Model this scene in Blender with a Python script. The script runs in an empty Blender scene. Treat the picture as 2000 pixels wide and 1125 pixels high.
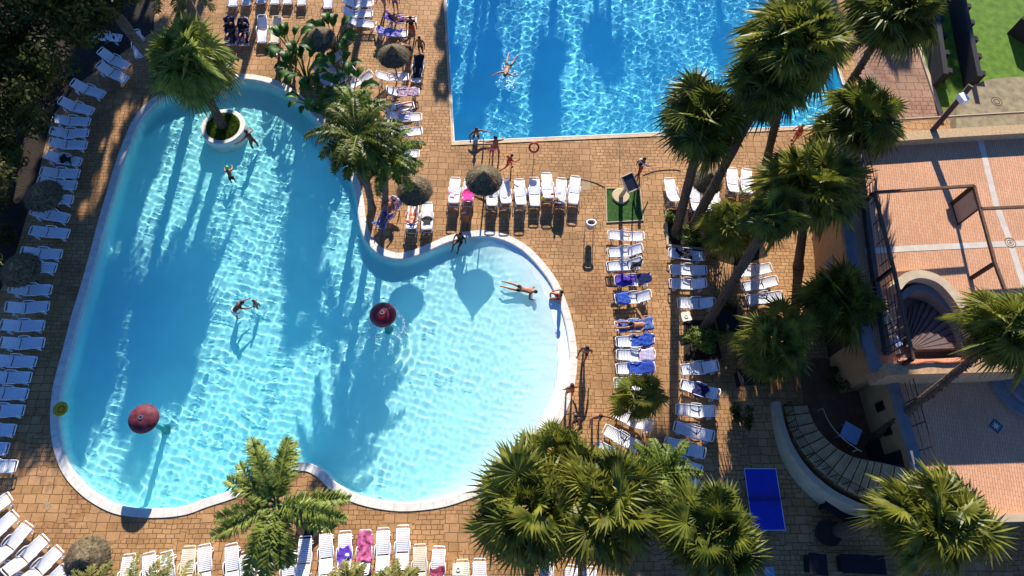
import bpy, bmesh, math, random
import numpy as np
from mathutils import Vector, Matrix, Quaternion, geometry, noise
R = math.radians
S = bpy.context.scene
COL = S.collection
rnd = random.Random(7)

# ------------------------------------------------------------------ camera
CAM_H = 33.0
F = 1334.0                      # focal length in pixels of the 2000 px wide photograph (a 24 mm lens)
CX, CY = 1000.0, 562.5
NX, NY = 945.0, 1150.0          # the point straight below the drone
_n = Vector(((NX-CX)/F, (NY-CY)/F, 1.0)).normalized()
_up = -_n
_ex = (Vector((1, 0, 0)) - _n*_n[0]).normalized()
_ey = _up.cross(_ex)
def P(u, v, z=0.0):
    """a spot of the photograph, taken to lie at height z, in metres"""
    r = Vector(((u-CX)/F, (v-CY)/F, 1.0))
    w = Vector((r.dot(_ex), r.dot(_ey), r.dot(_up)))
    t = (z-CAM_H)/w.z
    return Vector((w.x*t, w.y*t, z))
cam = bpy.data.objects.new('camera', bpy.data.cameras.new('camera'))
COL.objects.link(cam); S.camera = cam
cam.data.sensor_width = 36; cam.data.lens = F/2000*36
cam.data.clip_end = 3000; cam.data.clip_start = .5
def c2w(c): return Vector((c.dot(_ex), c.dot(_ey), c.dot(_up)))
_X, _Y, _Z = c2w(Vector((1, 0, 0))), c2w(Vector((0, -1, 0))), c2w(Vector((0, 0, -1)))
cam.matrix_world = Matrix(((_X.x, _Y.x, _Z.x, 0), (_X.y, _Y.y, _Z.y, 0), (_X.z, _Y.z, _Z.z, CAM_H), (0, 0, 0, 1)))

# ------------------------------------------------------------------ sky and sun
SUN_EL, SUN_SKEW = 24.2, 4.0    # elevation; shadows fall towards -Y, turned a little to -X
sd = Vector((-math.sin(R(SUN_SKEW))*math.cos(R(SUN_EL)), -math.cos(R(SUN_SKEW))*math.cos(R(SUN_EL)), -math.sin(R(SUN_EL))))
W = bpy.data.worlds.new('World'); S.world = W; W.use_nodes = True
sky = W.node_tree.nodes.new('ShaderNodeTexSky'); sky.sky_type = 'NISHITA'; sky.sun_disc = False
sky.sun_elevation = R(SUN_EL); sky.sun_rotation = R(SUN_SKEW); sky.air_density = .6; sky.dust_density = 0; sky.ozone_density = 10
W.node_tree.links.new(sky.outputs[0], W.node_tree.nodes['Background'].inputs[0])
W.node_tree.nodes['Background'].inputs[1].default_value = .125
L = bpy.data.lights.new('sun', 'SUN'); L.energy = 5.0; L.angle = R(.5); L.color = (1, .93, .82)
L.cycles.is_caustics_light = True            # the ripples really bend the sunlight onto the pool floor
lo = bpy.data.objects.new('sun', L); COL.objects.link(lo)
lo.rotation_euler = sd.to_track_quat('-Z', 'Y').to_euler()
S.view_settings.view_transform = 'Standard'; S.view_settings.look = 'None'
S.view_settings.exposure = 1.0; S.view_settings.gamma = 1
S.render.engine = 'CYCLES'
S.cycles.use_denoising = True
S.cycles.max_bounces = 8; S.cycles.transparent_max_bounces = 16
S.cycles.sample_clamp_indirect = 4

# ------------------------------------------------------------------ materials
MATS = {}
def lin(h):
    if isinstance(h, str):
        c = [int(h[i:i+2], 16)/255 for i in (0, 2, 4)]
        return tuple((x/12.92 if x <= .04045 else ((x+.055)/1.055)**2.4) for x in c)
    return h
def M(name, col, rough=.6, var=0., scale=6., bump=0., bscale=40., metal=0., spec=.4, sub=None, trans=0.):
    if name in MATS: return MATS[name]
    m = bpy.data.materials.new(name); m.use_nodes = True; MATS[name] = m
    nt = m.node_tree; b = nt.nodes['Principled BSDF']; out = nt.nodes['Material Output']
    col = lin(col)
    b.inputs['Base Color'].default_value = (*col, 1); b.inputs['Roughness'].default_value = rough
    b.inputs['Metallic'].default_value = metal; b.inputs['Specular IOR Level'].default_value = spec
    geo = nt.nodes.new('ShaderNodeNewGeometry')
    if var:
        n = nt.nodes.new('ShaderNodeTexNoise'); n.inputs['Scale'].default_value = scale; n.inputs['Detail'].default_value = 5
        nt.links.new(geo.outputs['Position'], n.inputs['Vector'])
        r = nt.nodes.new('ShaderNodeValToRGB'); nt.links.new(n.outputs['Fac'], r.inputs[0])
        r.color_ramp.elements[0].position = .3; r.color_ramp.elements[1].position = .7
        r.color_ramp.elements[0].color = (*[c*(1-var) for c in col], 1)
        c2 = sub and lin(sub) or [min(1, c*(1+var)) for c in col]
        r.color_ramp.elements[1].color = (*c2, 1)
        nt.links.new(r.outputs[0], b.inputs['Base Color'])
    if bump:
        n = nt.nodes.new('ShaderNodeTexNoise'); n.inputs['Scale'].default_value = bscale; n.inputs['Detail'].default_value = 4
        nt.links.new(geo.outputs['Position'], n.inputs['Vector'])
        bp = nt.nodes.new('ShaderNodeBump'); bp.inputs['Strength'].default_value = 1; bp.inputs['Distance'].default_value = bump
        nt.links.new(n.outputs['Fac'], bp.inputs['Height']); nt.links.new(bp.outputs[0], b.inputs['Normal'])
    if trans:
        t = nt.nodes.new('ShaderNodeBsdfTranslucent'); mx = nt.nodes.new('ShaderNodeMixShader'); mx.inputs[0].default_value = trans
        if var: nt.links.new(r.outputs[0], t.inputs[0])
        else: t.inputs[0].default_value = (*col, 1)
        nt.links.new(b.outputs[0], mx.inputs[1]); nt.links.new(t.outputs[0], mx.inputs[2]); nt.links.new(mx.outputs[0], out.inputs[0])
    return m

def pave_mat(name, c1, c2, joint, w=.40, h=.21, rot=0., mortar=.018, var=.5, depth=.009, stain=.35, wild=True):
    m = bpy.data.materials.new(name); m.use_nodes = True; nt = m.node_tree; N = nt.nodes; K = nt.links
    b = N['Principled BSDF']; b.inputs['Roughness'].default_value = .75; b.inputs['Specular IOR Level'].default_value = .25
    geo = N.new('ShaderNodeNewGeometry')
    mp = N.new('ShaderNodeMapping'); mp.inputs['Rotation'].default_value = (0, 0, rot); K.new(geo.outputs['Position'], mp.inputs['Vector'])
    vec = mp.outputs[0]
    if wild:
        dn = N.new('ShaderNodeTexNoise'); dn.inputs['Scale'].default_value = 1.7; dn.inputs['Detail'].default_value = 3; K.new(vec, dn.inputs['Vector'])
        mm = N.new('ShaderNodeVectorMath'); mm.operation = 'MULTIPLY_ADD'; mm.inputs[1].default_value = (.12, .12, 0)
        K.new(dn.outputs['Color'], mm.inputs[0]); K.new(vec, mm.inputs[2]); vec = mm.outputs[0]
    def brick(bw, bh, off, sq, sqf, ms):
        t = N.new('ShaderNodeTexBrick'); K.new(vec, t.inputs['Vector']); t.inputs['Scale'].default_value = 1
        t.inputs['Brick Width'].default_value = bw; t.inputs['Row Height'].default_value = bh; t.offset = off; t.squash = sq; t.squash_frequency = sqf
        t.inputs['Mortar Size'].default_value = ms; t.inputs['Mortar Smooth'].default_value = .4
        t.inputs['Color1'].default_value = (0, 0, 0, 1); t.inputs['Color2'].default_value = (1, 1, 1, 1); t.inputs['Mortar'].default_value = (.5, .5, .5, 1)
        return t
    t = brick(w, h, .5, .62 if wild else 1, 3 if wild else 2, mortar)
    facs = t.outputs['Fac']; cell = t.outputs['Color']
    if wild:
        t2 = brick(w*1.45, h*1.9, .37, .8, 2, mortar)
        vs = N.new('ShaderNodeTexVoronoi'); vs.inputs['Scale'].default_value = .8; vs.distance = 'CHEBYCHEV'; K.new(vec, vs.inputs['Vector'])
        sep = N.new('ShaderNodeSeparateColor'); K.new(vs.outputs['Color'], sep.inputs[0])
        gt = N.new('ShaderNodeMath'); gt.operation = 'GREATER_THAN'; gt.inputs[1].default_value = .55; K.new(sep.outputs[0], gt.inputs[0])
        mf = N.new('ShaderNodeMix'); mf.data_type = 'FLOAT'; K.new(gt.outputs[0], mf.inputs[0]); K.new(t.outputs['Fac'], mf.inputs[2]); K.new(t2.outputs['Fac'], mf.inputs[3])
        mc = N.new('ShaderNodeMix'); mc.data_type = 'RGBA'; K.new(gt.outputs[0], mc.inputs[0]); K.new(t.outputs['Color'], mc.inputs[6]); K.new(t2.outputs['Color'], mc.inputs[7])
        facs = mf.outputs[0]; cell = mc.outputs[2]
    n1 = N.new('ShaderNodeTexNoise'); n1.inputs['Scale'].default_value = .35; n1.inputs['Detail'].default_value = 6; n1.inputs['Roughness'].default_value = .65; K.new(geo.outputs['Position'], n1.inputs['Vector'])
    n2 = N.new('ShaderNodeTexNoise'); n2.inputs['Scale'].default_value = 7; n2.inputs['Detail'].default_value = 5; K.new(geo.outputs['Position'], n2.inputs['Vector'])
    a = N.new('ShaderNodeMath'); a.operation = 'MULTIPLY_ADD'; a.inputs[1].default_value = var; sc = N.new('ShaderNodeSeparateColor'); K.new(cell, sc.inputs[0]); K.new(sc.outputs[0], a.inputs[0])
    b2 = N.new('ShaderNodeMath'); b2.operation = 'MULTIPLY'; b2.inputs[1].default_value = .8; K.new(n2.outputs['Fac'], b2.inputs[0]); K.new(b2.outputs[0], a.inputs[2])
    mix = N.new('ShaderNodeMix'); mix.data_type = 'RGBA'; mix.inputs[6].default_value = (*lin(c1), 1); mix.inputs[7].default_value = (*lin(c2), 1); K.new(a.outputs[0], mix.inputs[0])
    rm = N.new('ShaderNodeMapRange'); rm.inputs[1].default_value = .35; rm.inputs[2].default_value = .68; rm.inputs[3].default_value = 1-stain; rm.inputs[4].default_value = 1.12; K.new(n1.outputs['Fac'], rm.inputs[0])
    mul = N.new('ShaderNodeMix'); mul.data_type = 'RGBA'; mul.blend_type = 'MULTIPLY'; mul.inputs[0].default_value = 1; K.new(mix.outputs[2], mul.inputs[6]); K.new(rm.outputs[0], mul.inputs[7])
    jm = N.new('ShaderNodeMix'); jm.data_type = 'RGBA'; jm.inputs[7].default_value = (*lin(joint), 1); K.new(facs, jm.inputs[0]); K.new(mul.outputs[2], jm.inputs[6])
    if wild:      # wet and worn patches
        nw = N.new('ShaderNodeTexNoise'); nw.inputs['Scale'].default_value = .23; nw.inputs['Detail'].default_value = 7; nw.inputs['Roughness'].default_value = .7; nw.inputs['Distortion'].default_value = .6; K.new(geo.outputs['Position'], nw.inputs['Vector'])
        wr = N.new('ShaderNodeMapRange'); wr.inputs[1].default_value = .55; wr.inputs[2].default_value = .63; K.new(nw.outputs['Fac'], wr.inputs[0])
        wm = N.new('ShaderNodeMix'); wm.data_type = 'RGBA'; wm.blend_type = 'MULTIPLY'; wm.inputs[7].default_value = (.80, .70, .60, 1); K.new(wr.outputs[0], wm.inputs[0]); K.new(jm.outputs[2], wm.inputs[6])
        rr_ = N.new('ShaderNodeMapRange'); rr_.inputs[3].default_value = .78; rr_.inputs[4].default_value = .5; K.new(wr.outputs[0], rr_.inputs[0]); K.new(rr_.outputs[0], b.inputs['Roughness'])
        K.new(wm.outputs[2], b.inputs['Base Color'])
    else: K.new(jm.outputs[2], b.inputs['Base Color'])
    bh = N.new('ShaderNodeMath'); bh.operation = 'MULTIPLY_ADD'; bh.inputs[1].default_value = -1.2; K.new(facs, bh.inputs[0]); K.new(n2.outputs['Fac'], bh.inputs[2])
    bp = N.new('ShaderNodeBump'); bp.inputs['Distance'].default_value = depth; K.new(bh.outputs[0], bp.inputs['Height']); K.new(bp.outputs[0], b.inputs['Normal'])
    return m

m_deck = pave_mat('stamped_concrete', '98703f', 'c8996a', '74532f')
m_terr = pave_mat('terrace_tile', 'c28c66', 'd8a47e', 'a2765a', w=.42, h=.12, rot=R(-82), mortar=.014, var=.5, depth=.002, stain=.12, wild=False)
m_path = pave_mat('old_paving', '94705a', 'b08a70', '5b4232', w=.5, h=.3, var=.4, stain=.3)
m_coping = M('coping_plaster', 'e0d9cb', .6, .12, 3, .004, 30)
m_white = M('white_plastic', 'eceef2', .38, .05, 9)
m_cream = M('cream_plastic', 'e8dfca', .45, .05, 9)
m_grass = M('artificial_turf', '1f4a12', .9, .35, 5, .03, 60, sub='3a6a18')
m_lawn = M('lawn_turf', '4e7410', .9, .2, 2.2, .02, 50, sub='6a8c1e')
m_soil = M('dark_soil', '2c2218', .95, .4, 2, .05, 12)
m_bark = M('palm_bark', '5c4a38', .95, .45, 14, .05, 16)
m_bark2 = M('grey_bark', '6b5f50', .95, .35, 10, .03, 22)
m_fan = M('fan_leaf', '3c5216', .42, .5, 1.6, 0, trans=.42, sub='98983a', spec=.22)
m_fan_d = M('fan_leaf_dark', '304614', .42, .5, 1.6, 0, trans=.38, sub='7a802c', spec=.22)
m_feather = M('feather_leaf', '3a5814', .45, .5, 1.8, 0, trans=.36, sub='86963a', spec=.22)
m_queen = M('queen_leaf', '56701c', .45, .45, 2.2, 0, trans=.38, sub='aab256', spec=.25)
m_phoenix = M('pale_feather_leaf', '5a6128', .5, .4, 2.4, 0, trans=.34, sub='a89c58', spec=.25)
m_dead = M('dead_frond', '6b5232', .9, .4, 5, 0, trans=.15, sub='9a7a4c')
m_skirt = M('old_frond_skirt', '3f3a1c', .85, .5, 5, 0, trans=.12, sub='5d4c26')
m_petiole = M('petiole', '6a7a34', .6, .2, 8)
m_broad = M('broad_leaf', '2c3a12', .6, .5, 1.3, 0, trans=.28, sub='5e5c26', spec=.15)
m_banana = M('paddle_leaf', '24461a', .5, .4, 1.5, 0, trans=.3, sub='527c26', spec=.25)
m_bush = M('shrub_leaf', '3a5a14', .5, .45, 5, 0, trans=.3, sub='7c8c2a')
m_thatch = M('thatch', '54483a', .95, .5, 9, .03, 40, sub='8a7858')
m_wood = M('brown_wood', '5e4634', .8, .3, 9, .004, 30)
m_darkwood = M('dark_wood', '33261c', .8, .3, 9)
m_metal = M('grey_metal', '8a8c8e', .4, .1, 9, metal=.7)
m_black = M('black_fabric', '14161c', .85, .2, 6)
m_wallo = M('ochre_render', 'ad875a', .85, .12, 1.6, .004, 25)
m_grey = M('grey_concrete', '77777a', .85, .2, 2, .004, 25)
m_step = M('step_stone', 'c2a274', .8, .2, 3, .004, 25)
m_pale = M('pale_stone', 'bca88a', .8, .12, 3)
m_paleb = M('terrace_band', 'c9beae', .75, .1, 3)
m_well = M('well_paving', '6e5a58', .85, .2, 3)
m_darkwall = M('dark_wall', '25272a', .9, .2, 3)
m_glass = M('dark_glass', '0c0d10', .15)
m_red = M('mushroom_red', '7a1620', .35, .12, 3, spec=.5)
m_teal = M('teal_plastic', '2f9a94', .4)
m_yellow = M('yellow_plastic', 'e0b418', .45, .1, 8)

# ------------------------------------------------------------------ mesh building
def tag(o, label=None, cat=None, group=None, kind=None):
    if label: o['label'] = label
    if cat: o['category'] = cat
    if group: o['group'] = group
    if kind: o['kind'] = kind
    return o
def link(name, me, mat, parent=None, smooth=True):
    o = bpy.data.objects.new(name, me); COL.objects.link(o)
    if mat: me.materials.append(mat)
    if smooth: me.shade_smooth()
    if parent: o.parent = parent
    return o
def empty(name, loc, rz=0.):
    o = bpy.data.objects.new(name, None); COL.objects.link(o); o.location = loc; o.rotation_euler = (0, 0, rz); o.empty_display_size = .3
    return o
def copy_tree(o, parent=None):
    c = o.copy(); COL.objects.link(c); c.parent = parent
    for ch in [x for x in o.children]: copy_tree(ch, c)
    return c
class MB:
    def __init__(s): s.v = []; s.f = []
    def add(s, vs, fs):
        k = len(s.v); s.v += [tuple(x) for x in vs]; s.f += [tuple(i+k for i in f) for f in fs]; return s
    def box(s, c, d, rz=0., rx=0., ry=0.):
        m = Matrix.Translation(c) @ Matrix.Rotation(rz, 4, 'Z') @ Matrix.Rotation(rx, 4, 'X') @ Matrix.Rotation(ry, 4, 'Y')
        vs = [m @ Vector((x*d[0]/2, y*d[1]/2, z*d[2]/2)) for x in (-1, 1) for y in (-1, 1) for z in (-1, 1)]
        return s.add(vs, [(0, 1, 3, 2), (4, 6, 7, 5), (0, 4, 5, 1), (2, 3, 7, 6), (0, 2, 6, 4), (1, 5, 7, 3)])
    def bar(s, a, b, w, h):
        a, b = Vector(a), Vector(b); d = b-a; m = d.to_track_quat('Y', 'Z').to_matrix().to_4x4()
        m = Matrix.Translation((a+b)/2) @ m; l = d.length
        vs = [m @ Vector((x*w/2, y*l/2, z*h/2)) for x in (-1, 1) for y in (-1, 1) for z in (-1, 1)]
        return s.add(vs, [(0, 1, 3, 2), (4, 6, 7, 5), (0, 4, 5, 1), (2, 3, 7, 6), (0, 2, 6, 4), (1, 5, 7, 3)])
    def tube(s, pts, r, n=8, cap=True, closed=False):
        pts = [Vector(p) for p in pts]; rr = r if isinstance(r, (list, tuple)) else [r]*len(pts)
        q = None; vs = []; N = len(pts)
        for i, p in enumerate(pts):
            if closed: t = (pts[(i+1) % N]-pts[i-1]).normalized()
            else: t = ((pts[i+1] if i < N-1 else p)-(pts[i-1] if i else p)).normalized()
            if q is None: q = t.to_track_quat('Z', 'Y')
            else: q = (q @ Vector((0, 0, 1))).rotation_difference(t) @ q
            for k in range(n):
                a = 2*math.pi*k/n; vs.append(p + q @ Vector((math.cos(a)*rr[i], math.sin(a)*rr[i], 0)))
        fs = []
        for i in range(N if closed else N-1):
            j = (i+1) % N
            for k in range(n): fs.append((i*n+k, i*n+(k+1) % n, j*n+(k+1) % n, j*n+k))
        if cap and not closed: fs += [tuple(range(n))[::-1], tuple(range((N-1)*n, N*n))]
        return s.add(vs, fs)
    def lathe(s, prof, n=24, c=(0, 0, 0), jit=None):
        vs = []; c = Vector(c)
        for (r, z) in prof:
            for k in range(n):
                a = 2*math.pi*k/n; q = r if jit is None else r*(1+jit(r, z, k)); vs.append(c+Vector((q*math.cos(a), q*math.sin(a), z)))
        fs = [(i*n+k, i*n+(k+1) % n, (i+1)*n+(k+1) % n, (i+1)*n+k) for i in range(len(prof)-1) for k in range(n)]
        return s.add(vs, fs)
    def prism(s, poly, z0, z1):
        """vertical prism over a plan polygon"""
        n = len(poly); z0f = z0 if callable(z0) else (lambda i: z0); z1f = z1 if callable(z1) else (lambda i: z1)
        vs = [(p[0], p[1], z0f(i)) for i, p in enumerate(poly)] + [(p[0], p[1], z1f(i)) for i, p in enumerate(poly)]
        fs = [(i, (i+1) % n, n+(i+1) % n, n+i) for i in range(n)]
        tri = geometry.tessellate_polygon([[Vector((p[0], p[1], 0)) for p in poly]])
        area = sum(poly[i][0]*poly[(i+1) % n][1]-poly[(i+1) % n][0]*poly[i][1] for i in range(n))
        for t in tri:
            fs.append(tuple(i+n for i in t)); fs.append(tuple(t))
        return s.add(vs, fs)
    def build(s, name, mat, parent=None, smooth=False, fix=True):
        me = bpy.data.meshes.new(name); me.from_pydata(s.v, [], s.f); me.update()
        if fix and len(s.f) < 60000:
            bm = bmesh.new(); bm.from_mesh(me); bmesh.ops.recalc_face_normals(bm, faces=bm.faces); bm.to_mesh(me); bm.free()
        return link(name, me, mat, parent, smooth)
def sheet(name, polys, z, mat, parent=None):
    """a flat sheet over a plan polygon with holes"""
    pl = [[Vector((p[0], p[1], 0)) for p in q] for q in polys]
    tri = geometry.tessellate_polygon(pl); vs = [(p.x, p.y, z) for q in pl for p in q]
    me = bpy.data.meshes.new(name); me.from_pydata(vs, [], [tuple(t) for t in tri]); me.update()
    bm = bmesh.new(); bm.from_mesh(me)
    for f in bm.faces:
        f.normal_update()
        if f.normal.z < 0: f.normal_flip()
    bm.to_mesh(me); bm.free()
    return link(name, me, mat, parent, False)
def smoothloop(pts, sub=5):
    out = []; n = len(pts)
    for i in range(n):
        p0, p1, p2, p3 = (Vector(pts[(i+k-1) % n]) for k in range(4))
        for j in range(sub):
            t = j/sub
            out.append(.5*((2*p1)+(-p0+p2)*t+(2*p0-5*p1+4*p2-p3)*t*t+(-p0+3*p1-3*p2+p3)*t**3))
    return out
def smoothline(pts, sub=5):
    out = []; n = len(pts); q = [Vector(p) for p in pts]
    for i in range(n-1):
        p0, p1, p2, p3 = q[max(i-1, 0)], q[i], q[i+1], q[min(i+2, n-1)]
        for j in range(sub):
            t = j/sub
            out.append(.5*((2*p1)+(-p0+p2)*t+(2*p0-5*p1+4*p2-p3)*t*t+(-p0+3*p1-3*p2+p3)*t**3))
    out.append(q[-1]); return out
def offset(poly, d):
    n = len(poly); a = sum(poly[i].x*poly[(i+1) % n].y-poly[(i+1) % n].x*poly[i].y for i in range(n)); sg = 1 if a > 0 else -1
    out = []
    for i in range(n):
        t = (poly[(i+1) % n]-poly[i-1]); t.z = 0; t.normalize(); out.append(poly[i]+Vector((t.y*sg*d, -t.x*sg*d, 0)))
    return out

# ------------------------------------------------------------------ pools
lag_px = [(430,160),(470,155),(512,160),(550,174),(585,200),(615,230),(640,262),(664,300),(684,345),(695,385),(700,425),(708,458),(726,486),(752,502),(783,507),(817,499),(850,485),(882,472),(915,465),(950,463),(985,471),(1020,490),(1050,520),(1076,556),(1095,602),(1107,650),(1112,700),(1107,748),(1092,795),(1067,838),(1038,872),(1005,902),(968,930),(930,950),(900,962),(868,972),(833,978),(783,981),(735,975),(693,963),(655,941),(633,919),(600,903),(560,909),(500,937),(450,958),(400,974),(365,987),(320,993),(270,992),(230,985),(195,968),(165,945),(140,915),(125,880),(117,840),(116,800),(120,760),(129,720),(140,680),(155,620),(170,570),(187,510),(205,440),(222,380),(240,320),(256,275),(276,232),(303,202),(340,182),(385,168)]
lag = smoothloop([P(u, v) for u, v in lag_px], 3)
bp_ = [P(886, -260), P(888, 277), P(1690, 243), P(1655, -260)]
# a straight-sided pool: keep the corner square
c0 = P(888, 276); ux = (P(1640, 243)-c0).normalized(); uy = Vector((-ux.y, ux.x, 0))
wid = (P(1672, 243)-c0).length
big = [c0, c0+ux*wid, c0+ux*wid+uy*17, c0+uy*17]
ZW = -.13
def wallcope(name, poly, wd, zc, mat, inner_drop):
    out = offset(poly, wd); n = len(poly); mid = offset(poly, wd*.12)
    vs = [(*p.xy, -inner_drop) for p in poly]+[(*p.xy, zc-.02) for p in poly]+[(*p.xy, zc) for p in mid]+[(*p.xy, zc) for p in out]+[(*p.xy, -.03) for p in out]
    fs = [(k*n+i, k*n+(i+1) % n, (k+1)*n+(i+1) % n, (k+1)*n+i) for k in range(4) for i in range(n)]
    mb = MB(); mb.add(vs, fs); return mb.build(name, mat)
def joints(name, poly, w0, w1, z, step=.62):
    mb = MB(); a, b = offset(poly, w0), offset(poly, w1); n = len(poly); acc = 0
    for i in range(n):
        j = (i+1) % n; L_ = (b[j]-b[i]).length; t = step-acc if acc else 0
        while t < L_:
            p, q = a[i].lerp(a[j], t/L_), b[i].lerp(b[j], t/L_); s = (b[j]-b[i]).normalized()*.007
            mb.add([(*(p-s).xy, z), (*(p+s).xy, z), (*(q+s).xy, z), (*(q-s).xy, z)], [(0, 1, 2, 3)]); t += step
        acc = (acc+L_) % step
    tag(mb.build(name, M('joint_grout', 'b5ab99', .9)), kind='structure')
joints('lagoon_coping_joints', lag, .06, .4, .0375); joints('swimming_pool_coping_joints', big, .09, .34, .0375, .5)
lag_in = lag; lag_out = offset(lag, .4)
o = wallcope('lagoon_coping', lag, .4, .035, m_coping, .14); tag(o, kind='structure'); o.cycles.is_caustics_receiver = True
o = wallcope('swimming_pool_coping', big, .34, .035, M('pool_rim_stone', 'cfb28c', .7, .15, 4, .004, 30), .16); tag(o, kind='structure'); o.cycles.is_caustics_receiver = True
m_rim = M('pool_rim_white', 'e4ecee', .4)
rim = offset(big, .07); mb = MB(); n = 4
mb.add([(*p.xy, .043) for p in big]+[(*p.xy, .043) for p in rim]+[(*p.xy, .0) for p in rim]+[(*p.xy, -.2) for p in big], [(i, (i+1) % 4, 4+(i+1) % 4, 4+i) for i in range(4)]+[(4+i, 4+(i+1) % 4, 8+(i+1) % 4, 8+i) for i in range(4)]+[(12+i, 12+(i+1) % 4, (i+1) % 4, i) for i in range(4)])
tag(mb.build('swimming_pool_rim', m_rim), kind='structure')

Bg = 400
sheet_o = sheet('pool_deck', [[Vector((-Bg, -Bg, 0)), Vector((Bg, -Bg, 0)), Vector((Bg, Bg, 0)), Vector((-Bg, Bg, 0))], offset(lag, .3), offset(big, .2)], 0, m_deck)
tag(sheet_o, kind='structure')
# the lagoon outline as arrays, for depth and clipping
LA = np.array([[p.x, p.y] for p in lag])
def poly_dist(X, Y, A):
    """signed distance (positive inside) of points to a polygon"""
    n = len(A); best = np.full(X.shape, 1e9); ins = np.zeros(X.shape, bool)
    for i in range(n):
        a = A[i]; b = A[(i+1) % n]; d = b-a; L2 = d@d
        t = np.clip(((X-a[0])*d[0]+(Y-a[1])*d[1])/L2, 0, 1)
        best = np.minimum(best, np.hypot(X-a[0]-t*d[0], Y-a[1]-t*d[1]))
        c = ((a[1] > Y) != (b[1] > Y)) & (X < (b[0]-a[0])*(Y-a[1])/(b[1]-a[1]+1e-12)+a[0]); ins ^= c
    return np.where(ins, best, -best)
def gridmesh(name, X, Y, Z, keep, mat, smooth=True):
    ny, nx = X.shape; idx = np.arange(nx*ny).reshape(ny, nx)
    q = np.stack([idx[:-1, :-1], idx[:-1, 1:], idx[1:, 1:], idx[1:, :-1]], -1)
    kk = keep[:-1, :-1] | keep[:-1, 1:] | keep[1:, 1:] | keep[1:, :-1]; q = q[kk]
    used = np.unique(q); remap = np.full(nx*ny, -1); remap[used] = np.arange(len(used))
    v = np.stack([X, Y, Z], -1).reshape(-1, 3)[used]; q = remap[q]
    me = bpy.data.meshes.new(name); me.vertices.add(len(v)); me.vertices.foreach_set('co', v.astype(np.float32).ravel())
    me.loops.add(q.size); me.loops.foreach_set('vertex_index', q.astype(np.int32).ravel())
    me.polygons.add(len(q)); me.polygons.foreach_set('loop_start', np.arange(0, q.size, 4, dtype=np.int32)); me.update(calc_edges=True)
    return link(name, me, mat, None, smooth)
def sstep(x, a, b):
    t = np.clip((x-a)/(b-a), 0, 1); return t*t*(3-2*t)
pB0, pB1 = P(520, 640), P(1080, 690)
def lag_depth(X, Y, D):
    ax = (pB1-pB0).xy; L2 = ax.length; ax = ax.normalized()
    s = np.clip(((X-pB0.x)*ax.x+(Y-pB0.y)*ax.y)/L2, 0, 1)
    base = .95+(.40-.95)*s
    s2 = sstep(s, .55, .95)
    ramp_w = .12+3.0*s2                                   # beach entry on the right side
    r = np.clip(D/ramp_w, 0, 1); r = np.where(s2 > 0, r**.8, r)
    lip = .14 - .10*s2
    return -(lip+(base-lip)*r)
def waves(X, Y, seed, n, lo_, hi, slope, dirs=None):
    r = np.random.RandomState(seed); Z = np.zeros_like(X)
    for k in range(n):
        lam = math.exp(r.uniform(math.log(lo_), math.log(hi))); a = r.uniform(0, 2*np.pi) if dirs is None else r.normal(dirs[0], dirs[1])
        kk = 2*np.pi/lam; wob = .35*np.sin(X*.21*r.uniform(.6, 1.4)+Y*.17+r.uniform(0, 6))
        Z += slope/kk/np.sqrt(n)*1.41*np.sin(kk*(np.cos(a)*X+np.sin(a)*Y)+r.uniform(0, 6.3)+wob*3)
    return Z*(1.0+.28*np.sin(X*.43+1.3*np.sin(Y*.31+seed))*np.sin(Y*.37+.9*np.sin(X*.53))+.18*np.sin(X*1.1+Y*.7+seed)*np.sin(Y*1.3-X*.4))
def water_mat(name, col):
    m = bpy.data.materials.new(name); m.use_nodes = True; b = m.node_tree.nodes['Principled BSDF']
    b.inputs['Base Color'].default_value = (*col, 1); b.inputs['Transmission Weight'].default_value = 1; b.inputs['Roughness'].default_value = 0; b.inputs['IOR'].default_value = 1.33
    return m
def pool_floor_mat(name, deep, shallow, z0, z1):  # floor colour by depth stands in for light absorbed in the water
    m = bpy.data.materials.new(name); m.use_nodes = True; nt = m.node_tree; N = nt.nodes; K = nt.links; b = N['Principled BSDF']; b.inputs['Roughness'].default_value = .8; b.inputs['Specular IOR Level'].default_value = .1
    geo = N.new('ShaderNodeNewGeometry'); sp = N.new('ShaderNodeSeparateXYZ'); K.new(geo.outputs['Position'], sp.inputs[0])
    mr = N.new('ShaderNodeMapRange'); mr.inputs[1].default_value = z0; mr.inputs[2].default_value = z1; K.new(sp.outputs[2], mr.inputs[0])
    nz = N.new('ShaderNodeTexNoise'); nz.inputs['Scale'].default_value = .5; nz.inputs['Detail'].default_value = 5; K.new(geo.outputs['Position'], nz.inputs['Vector'])
    mx = N.new('ShaderNodeMix'); mx.data_type = 'RGBA'; mx.inputs[6].default_value = (*deep, 1); mx.inputs[7].default_value = (*shallow, 1); K.new(mr.outputs[0], mx.inputs[0])
    mr2 = N.new('ShaderNodeMapRange'); mr2.inputs[1].default_value = .3; mr2.inputs[2].default_value = .7; mr2.inputs[3].default_value = .93; mr2.inputs[4].default_value = 1.05; K.new(nz.outputs['Fac'], mr2.inputs[0])
    mu = N.new('ShaderNodeMix'); mu.data_type = 'RGBA'; mu.blend_type = 'MULTIPLY'; mu.inputs[0].default_value = 1; K.new(mx.outputs[2], mu.inputs[6]); K.new(mr2.outputs[0], mu.inputs[7])
    K.new(mu.outputs[2], b.inputs['Base Color'])
    return m
x0, y0 = LA.min(0)-.6; x1, y1 = LA.max(0)+.6
st = .052
X, Y = np.meshgrid(np.arange(x0, x1, st), np.arange(y0, y1, st)); D = poly_dist(X, Y, LA)
Xf, Yf = X[::2, ::2], Y[::2, ::2]; Df = D[::2, ::2]
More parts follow.
